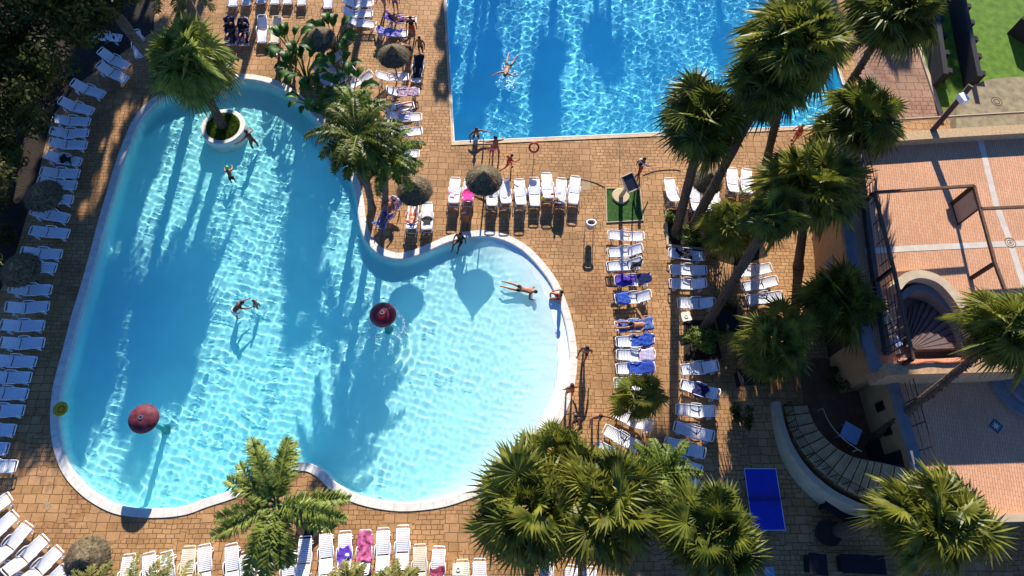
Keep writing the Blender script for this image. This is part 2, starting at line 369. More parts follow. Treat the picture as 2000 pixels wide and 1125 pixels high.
m_lagfloor = pool_floor_mat('lagoon_paint_depth_tint', (.36, .90, .92), (.76, .89, .88), -.85, -.15)
o = gridmesh('lagoon_floor', Xf, Yf, lag_depth(Xf, Yf, Df), Df > -.35, m_lagfloor); tag(o, kind='structure'); o.cycles.is_caustics_receiver = True
isl = P(437, 248)
ring_c = [P(747, 655), P(312, 834)]
Z = waves(X, Y, 3, 56, .25, .75, .057)
rr = np.hypot(X-ring_c[0].x, Y-ring_c[0].y); Z += .010*np.exp(-((rr-1.1)/.9)**2)*np.sin(rr*14)
Z += .004*np.sin(np.hypot(X-P(600, 300).x, Y-P(600, 300).y)*2*np.pi/.62)*np.exp(-(np.hypot(X-P(520, 560).x, (Y-P(520, 560).y))/6)**2)
o = gridmesh('lagoon_water', X, Y, ZW+Z, D > -.2, water_mat('lagoon_water', (.93, 1, 1))); tag(o, kind='structure'); o.cycles.is_caustics_caster = True
# swimming pool
s_, t_ = np.meshgrid(np.arange(-.1, wid+.1, .06), np.arange(-.1, 17.1, .06))
X = c0.x+s_*ux.x+t_*uy.x; Y = c0.y+s_*ux.y+t_*uy.y
o = gridmesh('swimming_pool_water', X, Y, ZW+waves(X, Y, 9, 48, .34, 1.1, .068), np.ones(X.shape, bool), water_mat('swimming_pool_water', (.92, 1, 1))); tag(o, kind='structure'); o.cycles.is_caustics_caster = True
mb = MB(); dz = -1.5
b4 = [Vector(p) for p in big]; mb.add([(*p.xy, dz) for p in b4]+[(*p.xy, -.1) for p in b4], [(0, 1, 2, 3)]+[(i, (i+1) % 4, 4+(i+1) % 4, 4+i) for i in range(4)])
o = mb.build('swimming_pool_floor', pool_floor_mat('swimming_pool_paint_depth_tint', (.22, .82, .97), (.28, .84, .97), -1.4, -.2), smooth=False, fix=False); tag(o, kind='structure'); o.cycles.is_caustics_receiver = True

# ------------------------------------------------------------------ other ground sheets
def gs(name, px, z, mat, kind='structure'):
    o = sheet(name, [[P(u, v, z) for u, v in px]], z, mat); tag(o, kind=kind); return o
gs('planting_soil', [(-700, -500), (330, -500), (300, 60), (215, 120), (150, 165), (100, 230), (78, 330), (55, 410), (35, 480), (10, 550), (-40, 640), (-900, 700)], .004, m_soil)
gs('lawn', [(1800, -300), (2500, -300), (2500, 190), (1830, 215), (1770, 20)], .004, m_lawn)
gs('curved_path', [(1655, -200), (1755, -200), (1770, 20), (1800, 120), (1836, 225), (1700, 250), (1672, 150)], .008, m_path)

# ------------------------------------------------------------------ palms and trees
def trunk_mb(pts, r0, r1, seed=1, rings=True, n=9):
    rr = random.Random(seed); mb = MB(); q = smoothline(pts, 9); N = len(q); rad = []
    for i in range(N):
        t = i/(N-1); r = r0+(r1-r0)*t+(.35*r0*max(0, 1-t*9)); rad.append(r*(1+rr.uniform(-.10, .10)))
    mb.tube(q, rad, n)
    if rings:          # stubs of old frond bases standing out of the bark
        for i in range(int(34*sum((q[k+1]-q[k]).length for k in range(N-1))/2)):
            t = rr.random()**.6*(N-1.01); k = int(t); p = q[k].lerp(q[k+1], t-k); a = rr.uniform(0, 6.28); r = rad[k]
            d = Vector((math.cos(a), math.sin(a), .55)).normalized()
            mb.tube([p+d*r*.7, p+d*(r+rr.uniform(.02, .09))+Vector((0, 0, .03))], [.05, .03], 4)
    return mb
def fan_leaf(mb, o, d, size, droop, rr, pet=None):
    """one pleated fan blade on its petiole; o crown heart, d direction"""
    d = d.normalized(); side = d.cross(Vector((0, 0, 1)))
    if side.length < .15: side = Vector((rr.uniform(-1, 1), rr.uniform(-1, 1), 0))
    side.normalize()
    lp = size*rr.uniform(.7, 1.25)
    p1 = o+d*lp*.6+Vector((0, 0, .02)); p2 = o+d*lp-Vector((0, 0, 1))*droop*lp*.3
    if pet is not None: pet.tube([o, p1, p2], [.03, .02, .016], 4, cap=False)
    dd = (p2-p1).normalized(); dd = (dd-Vector((0, 0, droop*.45))).normalized(); upv = side.cross(dd).normalized()
    if upv.z < 0: upv = -upv
    q = Quaternion(dd, rr.gauss(0, .75)) @ Quaternion(side, rr.uniform(-.35, .35)); sd_, uv_, dd = q @ side, q @ upv, q @ dd
    n = 28; span = R(rr.uniform(95, 150)); Rr = size*rr.uniform(.8, 1.12); vs = [p2]; fs = []
    cup = rr.uniform(-.05, .45); hang = .1+.35*droop
    def pt(a, r, lift): return p2+dd*math.cos(a)*r+sd_*math.sin(a)*r+uv_*(lift+cup*r*abs(math.sin(a))*.6)-Vector((0, 0, hang*r*r/Rr))
    for k in range(n+1):
        a = -span+2*span*k/n; vs.append(pt(a, Rr*.5*(1-.15*(abs(a)/span)**3), .03*(1 if k % 2 else -1)*size))
    for k in range(n):
        a = -span+2*span*(k+.5)/n; r = Rr*rr.uniform(.88, 1.1)*(1-.22*(abs(a)/span)**3); m_ = pt(a+rr.uniform(-.03, .03), r, 0)-Vector((0, 0, (.06+.16*droop)*r*rr.uniform(.3, 1.6))); vs.append(m_)
        fs += [(0, k+1, k+2), (k+1, n+2+k, k+2)]
    mb.add(vs, fs)
def fan_crown(n, size, seed, dark=False, zmin=-.45, wind=(0, 0, 0)):
    rr = random.Random(seed); mb, pet = MB(), MB(); w = Vector(wind); n = int(n*1.2)
    for i in range(n):
        t = (i+.5)/n; z = 1-t**.8*(1-zmin); a = i*2.39996+rr.uniform(-.6, .6)
        r = math.sqrt(max(.02, 1-min(1, abs(z))**2)); d = Vector((math.cos(a)*r, math.sin(a)*r, z+.1+rr.uniform(-.18, .18)))+w
        fan_leaf(mb, Vector((0, 0, 0)), d, size*rr.uniform(.75, 1.15)*(1-.2*max(0, z-.6)), .1+.7*t*rr.uniform(.5, 1.3), rr, pet)
    return mb, pet
def skirt_mb(rad, length, seed, n=46):
    rr = random.Random(seed); mb = MB()
    for i in range(n*2):
        a = rr.uniform(0, 6.28); t = rr.random(); d = Vector((math.cos(a), math.sin(a), 0)); o = Vector((0, 0, -.05-t*length*.5))+d*.1
        e = o+d*rad*(.35+.6*math.sin(math.pi*(.12+.75*t)))*rr.uniform(.7, 1.05)+Vector((0, 0, -.25*rr.random())); sd_ = Vector((-d.y, d.x, 0)); sd_ = (sd_+Vector((0, 0, rr.uniform(-.3, .3)))).normalized()
        vs = [o]; m_ = 9
        for k in range(m_):
            b = -1+2*k/(m_-1); vs.append(e+sd_*b*.2+Vector((0, 0, -.1*abs(b)))+d*(.03 if k % 2 else -.03))
        for k in range(m_-1):
            b = -1+2*(k+.5)/(m_-1); vs.append(e+sd_*(b*.3+rr.uniform(-.06, .06))+d*rr.uniform(-.12, .1)+Vector((0, 0, -rr.uniform(.35, .8)*length*.42)))
        mb.add(vs, [(0, k+1, k+2) for k in range(m_-1)]+[(k+1, m_+1+k, k+2) for k in range(m_-1)])
    return mb
def fan_palm(base, top, h, r, label, seed, n=46, mat=None, trunk=(.24, .17), skirt=0., bend=.0, dead=3, wind=(0, 0, 0), zmin=-.45, z0=0., group='fan palms round the pools'):
    b = P(*base, z0); t = P(*top, h); e = empty('fan_palm', b); tag(e, label, 'palm tree', group)
    rel = t-b; mid = rel*.5+Vector((rel.x*-bend, rel.y*-bend, 0)) if bend else rel*.5
    trunk_mb([Vector((0, 0, -.1)), mid, rel], trunk[0], trunk[1], seed).build('trunk', m_bark, e)
    size = r*.57
    mb, pet = fan_crown(n, size, seed, zmin=zmin, wind=wind)
    c = mb.build('crown', mat or m_fan, e, fix=False); c.location = rel
    pp = pet.build('leaf_stalks', m_petiole, c, smooth=True, fix=False)
    rr = random.Random(seed+5)
    if dead:
        dm = MB()
        for i in range(dead):
            a = rr.uniform(0, 6.28); fan_leaf(dm, Vector((0, 0, -.1)), Vector((math.cos(a), math.sin(a), -.5)), size*.9, 1.1, rr, dm)
        o = dm.build('dead_fronds', m_dead, e, fix=False); o.location = rel
    if skirt:
        o = skirt_mb(size*(1.0+.12*skirt), skirt, seed+9, int(40+26*skirt)).build('frond_skirt', m_skirt, e, fix=False); o.location = rel
    return e
def frond(mb, o, d, length, arch, rr, plume=.5, lw=.035, ll=.42, n=34, st=None):
    d = d.normalized(); side = d.cross(Vector((0, 0, 1))); side.normalize(); pts = []; p = Vector(o); cur = d.copy()
    seg = 12; tw = rr.uniform(-.25, .25)
    for i in range(seg+1):
        pts.append(p.copy()); p = p+cur*length/seg; cur = (cur-Vector((0, 0, arch/seg*(.6+1.2*i/seg)))+side*tw/seg).normalized()
    (st or mb).tube(pts, [.03*(1-i/(seg+2))+.006 for i in range(seg+1)], 4, cap=False)
    for i in range(n):
        t = .1+.9*i/(n-1); f = t*seg*.999; k = int(f); q = pts[k].lerp(pts[min(k+1, seg)], f-k); tg = (pts[min(k+1, seg)]-pts[max(k-1, 0)]).normalized()
        sd_ = tg.cross(Vector((0, 0, 1))).normalized(); up_ = sd_.cross(tg)
        L_ = ll*(.35+.65*math.sin(math.pi*min(1, .12+t*.86)))*rr.uniform(.8, 1.15)
        for sg in (-1, 1):
            ld = (sd_*sg*.9+tg*rr.uniform(.35, .75)+up_*rr.uniform(-plume, plume)+Vector((0, 0, .12))).normalized()
            m_ = q+ld*L_*.5; e = q+ld*L_-Vector((0, 0, .28*L_)); w = ld.cross(up_).normalized()*lw*rr.uniform(.7, 1.2)
            mb.add([q-w*.5, q+w*.5, m_+w, m_-w, e], [(0, 1, 2, 3), (3, 2, 4)])
def feather_palm(base, top, h, length, label, seed, n=16, mat=None, arch=1.3, plume=.6, zlo=-.1, zhi=.95, ll=.45, lw=.04, nl=36, trunk=(.2, .14), name='feather_palm', dirs=None, group='feather palms round the pools'):
    b = P(*base); t = P(*top, h); e = empty(name, b); tag(e, label, 'palm tree', group); rel = t-b
    trunk_mb([Vector((0, 0, -.1)), rel*.5, rel], trunk[0], trunk[1], seed, rings=h > 2).build('trunk', m_bark2, e)
    rr = random.Random(seed); mb, st = MB(), MB()
    for i in range(n):
        a = i*2.39996 if dirs is None else R(dirs[i % len(dirs)]+rr.uniform(-9, 9)); z = zhi-(zhi-zlo)*(i+.5)/n if dirs is None else rr.uniform(zlo, zhi)
        d = Vector((math.cos(a), math.sin(a), z)); frond(mb, Vector((0, 0, 0)), d, length*rr.uniform(.85, 1.1), arch*rr.uniform(.8, 1.2), rr, plume, lw, ll, nl, st)
    c = mb.build('crown', mat or m_feather, e, fix=False); c.location = rel
    st.build('leaf_stalks', m_petiole, c, smooth=True, fix=False)
    return e
def leaf_cloud(mb, centers, rr, per, size):
    for (c, r) in centers:
        for i in range(per):
            d = Vector((rr.gauss(0, 1), rr.gauss(0, 1), rr.gauss(0, 1))).normalized()*(r*rr.uniform(.45, 1.05)); d.z *= .75
            p = c+d; n_ = (d.normalized()+Vector((rr.uniform(-.8, .8), rr.uniform(-.8, .8), rr.uniform(-.2, 1)))).normalized()
            a = n_.orthogonal().normalized(); a = Quaternion(n_, rr.uniform(0, 6.28)) @ a; b = n_.cross(a); s = size*rr.uniform(.6, 1.4)
            mb.add([p-a*s, p+b*s*.45, p+a*s, p-b*s*.45], [(0, 1, 2, 3)])
def broad_tree(base, top, h, r, label, seed, clumps=40, per=130, mat=None, size=.14, flat=.6):
    b, t = (base, top) if isinstance(base, Vector) else (P(*base), P(*top, h)); e = empty('broadleaf_tree', b); tag(e, label, 'tree', 'dense trees behind the left loungers'); rel = t-b; rr = random.Random(seed)
    tm = trunk_mb([Vector((0, 0, -.1)), rel*.35, rel*.75], .26, .12, seed, False)
    cs = []
    for i in range(clumps):
        a = rr.uniform(0, 6.28); q = math.sqrt(rr.random())*r; z = rr.uniform(-.9, .55)*r*flat*(1-.5*(q/r)**2)
        cs.append((rel+Vector((math.cos(a)*q, math.sin(a)*q, z)), r*rr.uniform(.16, .32)))
    for c, _ in cs[:12]: tm.tube([rel*.5, rel*.62+(c-rel)*.3, c], [.09, .06, .02], 5)
    tm.build('trunk', m_bark2, e)
    mb = MB(); leaf_cloud(mb, cs, rr, per, size); mb.build('crown', mat or m_broad, e, fix=False)
    return e
def shrub(name, base, r, h, label, seed, mat=None, cl=9, per=70, size=.08, group=None, cat='shrub'):
    b = P(*base); e = empty(name, b); tag(e, label, cat, group); rr = random.Random(seed); cs = []; sm = MB()
    for i in range(cl):
        a = rr.uniform(0, 6.28); q = math.sqrt(rr.random())*r*.8; c = Vector((math.cos(a)*q, math.sin(a)*q, rr.uniform(.3, .85)*h)); cs.append((c, r*rr.uniform(.28, .45)))
        sm.tube([Vector((0, 0, 0)), c*.6, c], [.03, .02, .01], 4)
    sm.build('stems', m_bark2, e); mb = MB(); leaf_cloud(mb, cs, rr, per, size); mb.build('foliage', mat or m_bush, e, fix=False); return e
def banana(base, h, label, seed, n=16):
    """strelitzia: long stalks carrying paddle blades"""
    b = P(*base); e = empty('banana_plant', b); tag(e, label, 'plant', 'broad paddle-leaved plants by the pool'); rr = random.Random(seed); mb, st = MB(), MB()
    for i in range(n):
        a = i*2.4+rr.uniform(-.4, .4); d = Vector((math.cos(a), math.sin(a), 0)); o = d*.15; le = rr.uniform(.75, 1.1)*h
        p1 = o+d*le*.08+Vector((0, 0, le*.35)); p2 = o+d*le*.24+Vector((0, 0, le*.55)); st.tube([o, p1, p2], [.06, .045, .03], 5)
        L_ = h*rr.uniform(.34, .5); sd_ = Vector((-d.y, d.x, 0)); prev = None; k0 = 8; vs = []; fs = []
        for k in range(k0+1):
            t = k/k0; c = p2+d*L_*t*.75+Vector((0, 0, L_*(.8*t-.75*t*t))); w = L_*.24*math.sin(math.pi*(.06+.9*t))**.7*(1 if k % 3 else .82)
            vs += [c-sd_*w+Vector((0, 0, w*.35)), c, c+sd_*w+Vector((0, 0, w*.35))]
            if k: fs += [(3*k-3, 3*k-2, 3*k+1, 3*k), (3*k-2, 3*k-1, 3*k+2, 3*k+1)]
        mb.add(vs, fs)
    st.build('stalks', m_petiole, e, smooth=True); mb.build('leaves', m_banana, e, fix=False); return e

fan_palm((437, 250), (368, 118), 5.2, 2.15, 'fan palm leaning out of the round planter inside the lagoon', 11, 56, m_queen, (.27, .2), 0, .03, 6, group='fan palms round the pools')
feather_palm((727, 408), (698, 264), 5.9, 2.5, 'bushy feather palm overhanging the lagoon edge beside the straw parasol', 21, 26, m_fan_d, arch=1.3, plume=.45, ll=.48, lw=.035, nl=54, zlo=-.35)
feather_palm((752, 402), (752, 302), 4.4, 2.1, 'shorter feather palm leaning right, next to the bushy palm at the lagoon edge', 22, 20, arch=1.3, plume=.45, ll=.42, lw=.032, nl=46)
feather_palm((705, 345), (690, 215), 4.0, 1.8, 'small feather palm at the back of the lagoon-side clump', 24, 16, arch=1.3, plume=.5, ll=.42, lw=.035, nl=40)
feather_palm((607, 1026), (540, 985), 5.6, 2.7, 'queen palm with seven plumed fronds over the lower lagoon edge', 23, 16, m_queen, arch=.9, plume=1.2, zlo=.1, zhi=.5, ll=.58, lw=.034, nl=105, dirs=[-18, -92, -68, 78, 112, 148, 205, 12, -112])
feather_palm((330, 160), (150, -70), 7.2, 3.2, 'tall feather palm reaching into the dark upper left corner', 31, 26, m_phoenix, 1.2, .6, ll=.55, lw=.05, trunk=(.3, .25))
feather_palm((400, 75), (330, -75), 6.6, 3.2, 'feather palm with pale arching fronds above the planter palm', 32, 26, m_phoenix, 1.5, .6, ll=.5, lw=.05, trunk=(.28, .22))
# the tall fan palms between the pools and the terrace
fan_palm((1320, 456), (1376, 236), 7.6, 2.1, 'shaggy fan palm at the swimming pool corner, left of the tall ones', 41, 56, m_fan_d, skirt=1.9, trunk=(.27, .2), zmin=-.05)
fan_palm((1347, 452), (1500, 165), 10.0, 1.7, 'leaning rough-barked fan palm whose crown hides behind the biggest one', 42, 50, m_fan_d, skirt=1.6, trunk=(.27, .2), bend=.02, zmin=-.05)
fan_palm((1478, 402), (1548, 92), 10.8, 2.3, 'biggest fan palm with a ball of old fronds, in front of the swimming pool', 43, 66, m_fan, skirt=2.9, trunk=(.24, .18), wind=(.06, .02, 0), zmin=.02)
fan_palm((1578, 296), (1745, 25), 10.5, 2.15, 'fan palm in the upper right with a bare sloping trunk, beside the curved path', 44, 56, m_fan_d, skirt=1.6, trunk=(.22, .17), zmin=-.1)
fan_palm((1612, 368), (1688, 225), 6.2, 2.05, 'fan palm overhanging the top left corner of the tiled terrace', 45, 50, m_fan_d, skirt=1.6, wind=(.05, 0, 0))
fan_palm((1372, 648), (1512, 420), 8.4, 1.4, 'fan palm on the long dark trunk sloping over the three loungers', 46, 34, m_fan_d, skirt=.8, trunk=(.26, .19), bend=-.04)
fan_palm((1560, 520), (1578, 362), 5.6, 2.6, 'broad bright-topped fan palm between the pool and the terrace', 47, 66, m_fan, skirt=1.2, trunk=(.26, .22), wind=(.04, 0, 0), zmin=-.2)
fan_palm((1446, 500), (1428, 440), 2.6, 1.7, 'small bushy fan palm beneath the broad bright-topped one', 48, 34, m_fan, trunk=(.2, .16), dead=4)
fan_palm((1596, 655), (1640, 588), 3.8, 2.0, 'dark fan palm in shade against the building, below the broad one', 49, 50, m_fan_d, dead=5, skirt=.5)
fan_palm((1490, 715), (1518, 665), 3.4, 1.85, 'fan palm with tan dead leaves in its middle, left of the dark one', 50, 54, m_fan, dead=9)
fan_palm((1700, 862), (1975, 640), 9.4, 1.75, 'fan palm at the right edge on a thin bare trunk across the lower terrace', 51, 52, m_fan, trunk=(.2, .15), skirt=1.0)
fan_palm((1632, 1038), (1828, 1014), 7.2, 2.0, 'wide fan palm in the lower right corner covering the foot of the stairs', 52, 74, m_fan, trunk=(.34, .26), dead=6, skirt=.7)
fan_palm((1318, 1064), (1388, 1042), 5.4, 2.05, 'dark fan palm below the loungers, left of the blue table', 53, 56, m_fan_d, skirt=.8)
fan_palm((1135, 1015), (1182, 985), 5.2, 2.45, 'full fan palm right of centre in the cluster below the lagoon', 54, 66, m_fan)
fan_palm((1045, 1000), (1040, 985), 4.8, 2.5, 'leftmost fan palm of the cluster, overhanging the lagoon water', 55, 66, m_fan)
fan_palm((1075, 925), (1085, 895), 4.2, 1.6, 'topmost and smallest fan palm of the cluster below the lagoon', 56, 44, m_fan)
fan_palm((1236, 792), (1246, 772), 2.2, 1.35, 'small young fan palm standing among the middle loungers', 57, 30, m_fan, trunk=(.14, .12), dead=0, zmin=-.1)
feather_palm((1285, 985), (1295, 925), 3.6, 1.7, 'grey-green feather palm shading the last lounger of the right row', 58, 14, arch=1.2, plume=.5, ll=.4, lw=.04, nl=30)
for i, (u, v, l, lab) in enumerate([(282, 1190, 1.9, 'pale feather palm tip at the bottom edge left of the white loungers'), (195, 1170, 1.3, 'low feather plant at the bottom edge beside the straw parasol'), (345, 1200, 1.9, 'pale feather palm at the bottom edge in front of the white loungers'), (695, 1170, 1.2, 'small feather plant at the bottom edge below the purple towel'), (795, 1172, 1.3, 'small feather plant at the bottom edge below the tallest white lounger')]):
    feather_palm((u, v), (u-14, v-18), 1.9, l, lab, 60+i, 16, m_phoenix, 1.2, .5, ll=.32, lw=.035, nl=26, trunk=(.12, .1), name='feather_palm')
# trees outside the frame beyond the upper edge; their shadows fall over the water and the left deck
def far_palm(us, vs_, h, r):
    q = P(us, vs_)-sd*(h/-sd.z); k = rnd.choice((0, 1, 2))
    if k not in FARP:
        e = empty('fan_palm', (0, 0, 0)); trunk_mb([Vector((0, 0, 0)), Vector((.1, .15, 5)), Vector((0, 0, 10))], .24, .18, k, False).build('trunk', m_bark, e)
        mb, pet = fan_crown(40, .6, 90+k, zmin=-.6); c = mb.build('crown', m_fan, e, fix=False); c.location = (0, 0, 10); FARP[k] = e
    else: e = copy_tree(FARP[k])
    e.location = (q.x, q.y, 0); e.rotation_euler = (0, 0, rnd.uniform(0, 6)); tag(e, 'fan palm standing beyond the upper edge of the pools', 'palm tree', 'palms beyond the upper edge')
    for c in e.children:
        if c.name.startswith('crown'): c.location = (0, 0, h); c.scale = (r, r, r)
        else: c.scale = (1, 1, h/10)
FARP = {}
for a_ in [(602, 340, 9.5, 1.15), (598, 440, 11, 1.25), (592, 560, 12, 1.1),
           (262, 290, 10, 1.4), (222, 430, 11, 1.2), (200, 570, 12.5, 1.1), (268, 740, 15, .9), (268, 850, 17, .7),
           (960, 50, 9, .9), (950, 105, 10, .9), (925, 165, 11, .9), (900, 210, 10, .7), (1078, 60, 9, 1.1), (1072, 140, 10.5, 1.1), (1070, 205, 12, 1.0), (1170, 20, 9, 1.1), (1195, 65, 9.5, 1.0), (1420, 40, 9, .8), (1620, 30, 9, .9), (872, 60, 9, .9), (868, 160, 10, .8),
           (1830, 40, 10, 1.6), (1850, 110, 11, 1.5), (1745, 90, 10, 1.2)]: far_palm(*a_)
broad_tree((60, 150), (20, 20), 7.0, 4.2, 'big dark broadleaf tree filling the upper left corner', 71, 80, 190)
broad_tree((185, 70), (120, -90), 8.5, 3.8, 'dark broadleaf tree at the top edge next to the corner tree', 72, 70, 190)
broad_tree((-60, 330), (-95, 250), 7.0, 3.4, 'dark leafy tree on the left edge behind the shaded loungers', 73, 60, 150)
broad_tree((-130, 560), (-170, 520), 5.5, 3.0, 'dark leafy tree beyond the left edge of the lounger column', 74, 40, 110)
for i, (us, vs_, h, r) in enumerate([(45, 560, 15, 2.8), (20, 700, 17, 2.8), (-30, 830, 19, 1.5), (225, 125, 12, 2.6), (325, 130, 11, 1.7), (150, 255, 12, 1.7), (120, 360, 13, 1.6), (75, 460, 14, 1.8)]):
    q = P(us, vs_)-sd*(h/-sd.z); q.z = 0
    broad_tree(q, q+Vector((0, 0, h)), h, r, 'tall broadleaf tree standing beyond the upper edge of the picture', 170+i, 60, 130, size=.17)['group'] = 'trees beyond the upper edge'
for i, (u, v, r) in enumerate([(20, 300, 1.1), (45, 240, 1.2), (10, 400, 1.0), (8, 470, .9), (70, 190, 1.2), (120, 150, 1.0)]):
    shrub('dark_shrub', (u, v), r, 1.0, 'low dark shrub in the shade behind the left loungers', 80+i, m_broad, group='dark shrubs behind the left loungers')
banana((575, 115), 2.7, 'paddle-leaved plant with glossy leaves at the top of the lagoon clump', 1)
banana((600, 160), 2.6, 'paddle-leaved plant left of the loungers hidden in the clump', 2)
banana((655, 100), 2.6, 'paddle-leaved plant right of the dark shaded parasol', 3)
banana((640, 205), 2.7, 'paddle-leaved plant beside the lagoon coping under the clump', 4, 8)
banana((690, 205), 2.7, 'paddle-leaved plant at the right side of the lagoon clump', 5, 9)
banana((668, 160), 2.3, 'paddle-leaved plant in the middle of the lagoon clump', 6, 7)
shrub('leafy_shrub', (1366, 668), .95, 1.3, 'bright leafy shrub beside the small white table', 90, cl=14, per=90)
shrub('leafy_shrub', (1345, 470), .7, .8, 'leafy shrub at the foot of the two rough palm trunks', 91)
shrub('leafy_shrub', (1312, 425), .5, .6, 'small shrub left of the two rough palm trunks', 92)
shrub('leafy_shrub', (1385, 480), .8, .9, 'shrub under the small bushy fan palm', 93)
shrub('leafy_shrub', (665, 235), .8, .8, 'low green shrub between the paddle-leaved plants and the coping', 94)
shrub('leafy_shrub', (1632, 745), .8, 1.2, 'dark shrub by the foot of the ochre building', 95, m_broad)
shrub('leafy_shrub', (1440, 820), .7, 1.1, 'dark teal shrub in shade above the blue table', 96, m_broad)
shrub('leafy_shrub', (1410, 600), .8, .8, 'dark shrub round the foot of the sloping trunk', 97, m_broad)

# ------------------------------------------------------------------ planter in the lagoon
e = empty('round_planter', P(437, 250)); tag(e, 'white ring planter with grass standing in the lagoon', 'planter')
mb = MB(); mb.lathe([(1.24, -1.0), (1.24, .13), (1.2, .17), (.98, .17), (.95, .13), (.95, .0)], 48); o = mb.build('ring_wall', m_coping, e, smooth=False); o.cycles.is_caustics_receiver = True
mb = MB(); mb.lathe([(.96, .08), (.6, .15), (.3, .18), (.0, .19)], 32); mb.build('grass_bed', m_grass, e)
g = MB(); rr = random.Random(5)
for i in range(2600):
    a = rr.uniform(0, 6.28); q = math.sqrt(rr.random())*.93; p = Vector((math.cos(a)*q, math.sin(a)*q, .12)); w = Vector((rr.uniform(-1, 1), rr.uniform(-1, 1), 0)).normalized()*.02
    g.add([p-w, p+w, p+Vector((rr.uniform(-.1, .1), rr.uniform(-.1, .1), rr.uniform(.06, .2)))], [(0, 1, 2)])
g.build('grass_blades', m_bush, e, fix=False)
banana((612, 215), 2.2, 'paddle-leaved plant nearest the lagoon coping on the left of the clump', 7, 12)
banana((700, 250), 2.4, 'paddle-leaved plant behind the bushy feather palm', 8, 12)

# ------------------------------------------------------------------ sun loungers
BEDH = .33
def prof(y, raise_):
    """height of the lounger bed at y (foot -.95, head +.95)"""
    if y < .18: return BEDH+.035*math.sin((y+.95)/1.13*math.pi)*.6
    return BEDH+.0+(y-.18)*math.tan(R(raise_))
def make_lounger(mat, raise_):
    e = empty('sun_lounger', (0, 0, 0))
    top = .18+.77*math.cos(R(raise_)); yh = top
    def pr(y): return BEDH+.02*math.sin(max(0, min(1, (y+.95)/1.13))*math.pi) if y <= .18 else BEDH+(y-.18)*math.tan(R(raise_))
    def slats(y0, y1, n):
        mb = MB()
        for i in range(n):
            a = y0+(y1-y0)*i/n; b = a+(y1-y0)/n*.74
            vs = []; m_ = 6
            for k in range(m_+1):
                x = -.285+.57*k/m_; dz_ = -.03*(1-(2*k/m_-1)**2)
                for (yy, zz) in ((a, 0), (b, 0), (b, -.022), (a, -.022)): vs.append((x, yy, pr(yy)+dz_+zz+.01))
            fs = [(4*k+j, 4*k+(j+1) % 4, 4*k+4+(j+1) % 4, 4*k+4+j) for k in range(m_) for j in range(4)]+[(0, 1, 2, 3), tuple(range(4*m_, 4*m_+4))]
            mb.add(vs, fs)
        return mb
    slats(-.86, .15, 13).build('seat', mat, e)
    bm_ = slats(.2, yh-.03, 10); bk = bm_.build('backrest', mat, e)
    f = MB()
    for s in (-1, 1):
        f.tube([(s*.31, yh, pr(yh)), (s*.315, .55, pr(.55)), (s*.315, .18, BEDH+.01), (s*.325, -.3, BEDH+.03), (s*.3, -.86, BEDH+.01)], .024, 6)
    f.tube([(-.3, -.86, BEDH+.01), (-.27, -.97, BEDH), (.27, -.97, BEDH), (.3, -.86, BEDH+.01)], .026, 6)
    f.tube([(-.31, yh, pr(yh)), (-.2, yh+.05, pr(yh)+.01), (.2, yh+.05, pr(yh)+.01), (.31, yh, pr(yh))], .024, 6)
    f.build('frame', mat, e, smooth=True)
    for s in (-1, 1):
        a = MB(); a.tube([(s*.33, .3, .34), (s*.39, .24, .47), (s*.40, .0, .49), (s*.385, -.22, .46), (s*.335, -.3, .33)], .022, 6); a.build('armrest', mat, e, smooth=True)
        for yy in (-.74, .62):
            l = MB(); l.tube([(s*.31, yy, BEDH), (s*.335, yy-.03, .16), (s*.33, yy+.02, 0)], [.03, .026, .03], 6); l.tube([(s*.31, yy+.12, BEDH), (s*.335, yy+.1, .16), (s*.33, yy+.02, .02)], [.022, .02, .026], 6); l.build('leg', mat, e, smooth=True)
    if raise_ > 20:
        p = MB(); p.tube([(-.27, .6, pr(.6)-.03), (-.27, .8, .12), (.27, .8, .12), (.27, .6, pr(.6)-.03)], .016, 5); p.build('prop_bar', mat, e, smooth=True)
    return e
PROTO = {}
def lounger(foot, head, kind='w', label='', group='', up=None):
    up = up or rnd.choice((28, 28, 28, 22, 34))
    k = (kind, up)
    if k not in PROTO: PROTO[k] = make_lounger({'w': m_white, 'c': m_cream}[kind], up); o = PROTO[k]
    else: o = copy_tree(PROTO[k])
    o.scale = (.88, 1, 1); a = P(*foot, .33); b = P(*head, .33+.45*math.tan(R(up))); d = (b-a); d.z = 0; d.normalize()
    c = a+d*.95
    o.location = (c.x, c.y, 0); o.rotation_euler = (0, 0, math.atan2(d.y, d.x)-math.pi/2+rnd.gauss(0, .022))
    tag(o, label, 'sun lounger', group)
    return o
ORD = ['first', 'second', 'third', 'fourth', 'fifth', 'sixth', 'seventh', 'eighth', 'ninth', 'tenth', 'eleventh', 'twelfth', 'thirteenth', 'fourteenth', 'fifteenth', 'sixteenth', 'seventeenth', 'eighteenth', 'nineteenth', 'twentieth', 'twenty-first', 'twenty-second', 'twenty-third', 'twenty-fourth', 'twenty-fifth', 'twenty-sixth', 'twenty-seventh', 'twenty-eighth']
LG = {}
def row(key, desc, group, items):
    for i, it in enumerate(items):
        f, h = it[0], it[1]; kw = it[2] if len(it) > 2 else {}
        kind = kw.get('kind', 'w'); word = 'cream' if kind == 'c' else 'white'
        lab = kw.get('label') or f'{ORD[i]} {word} slatted lounger {desc}'
        LG[(key, i)] = lounger(f, h, kind, lab, group, kw.get('up'))
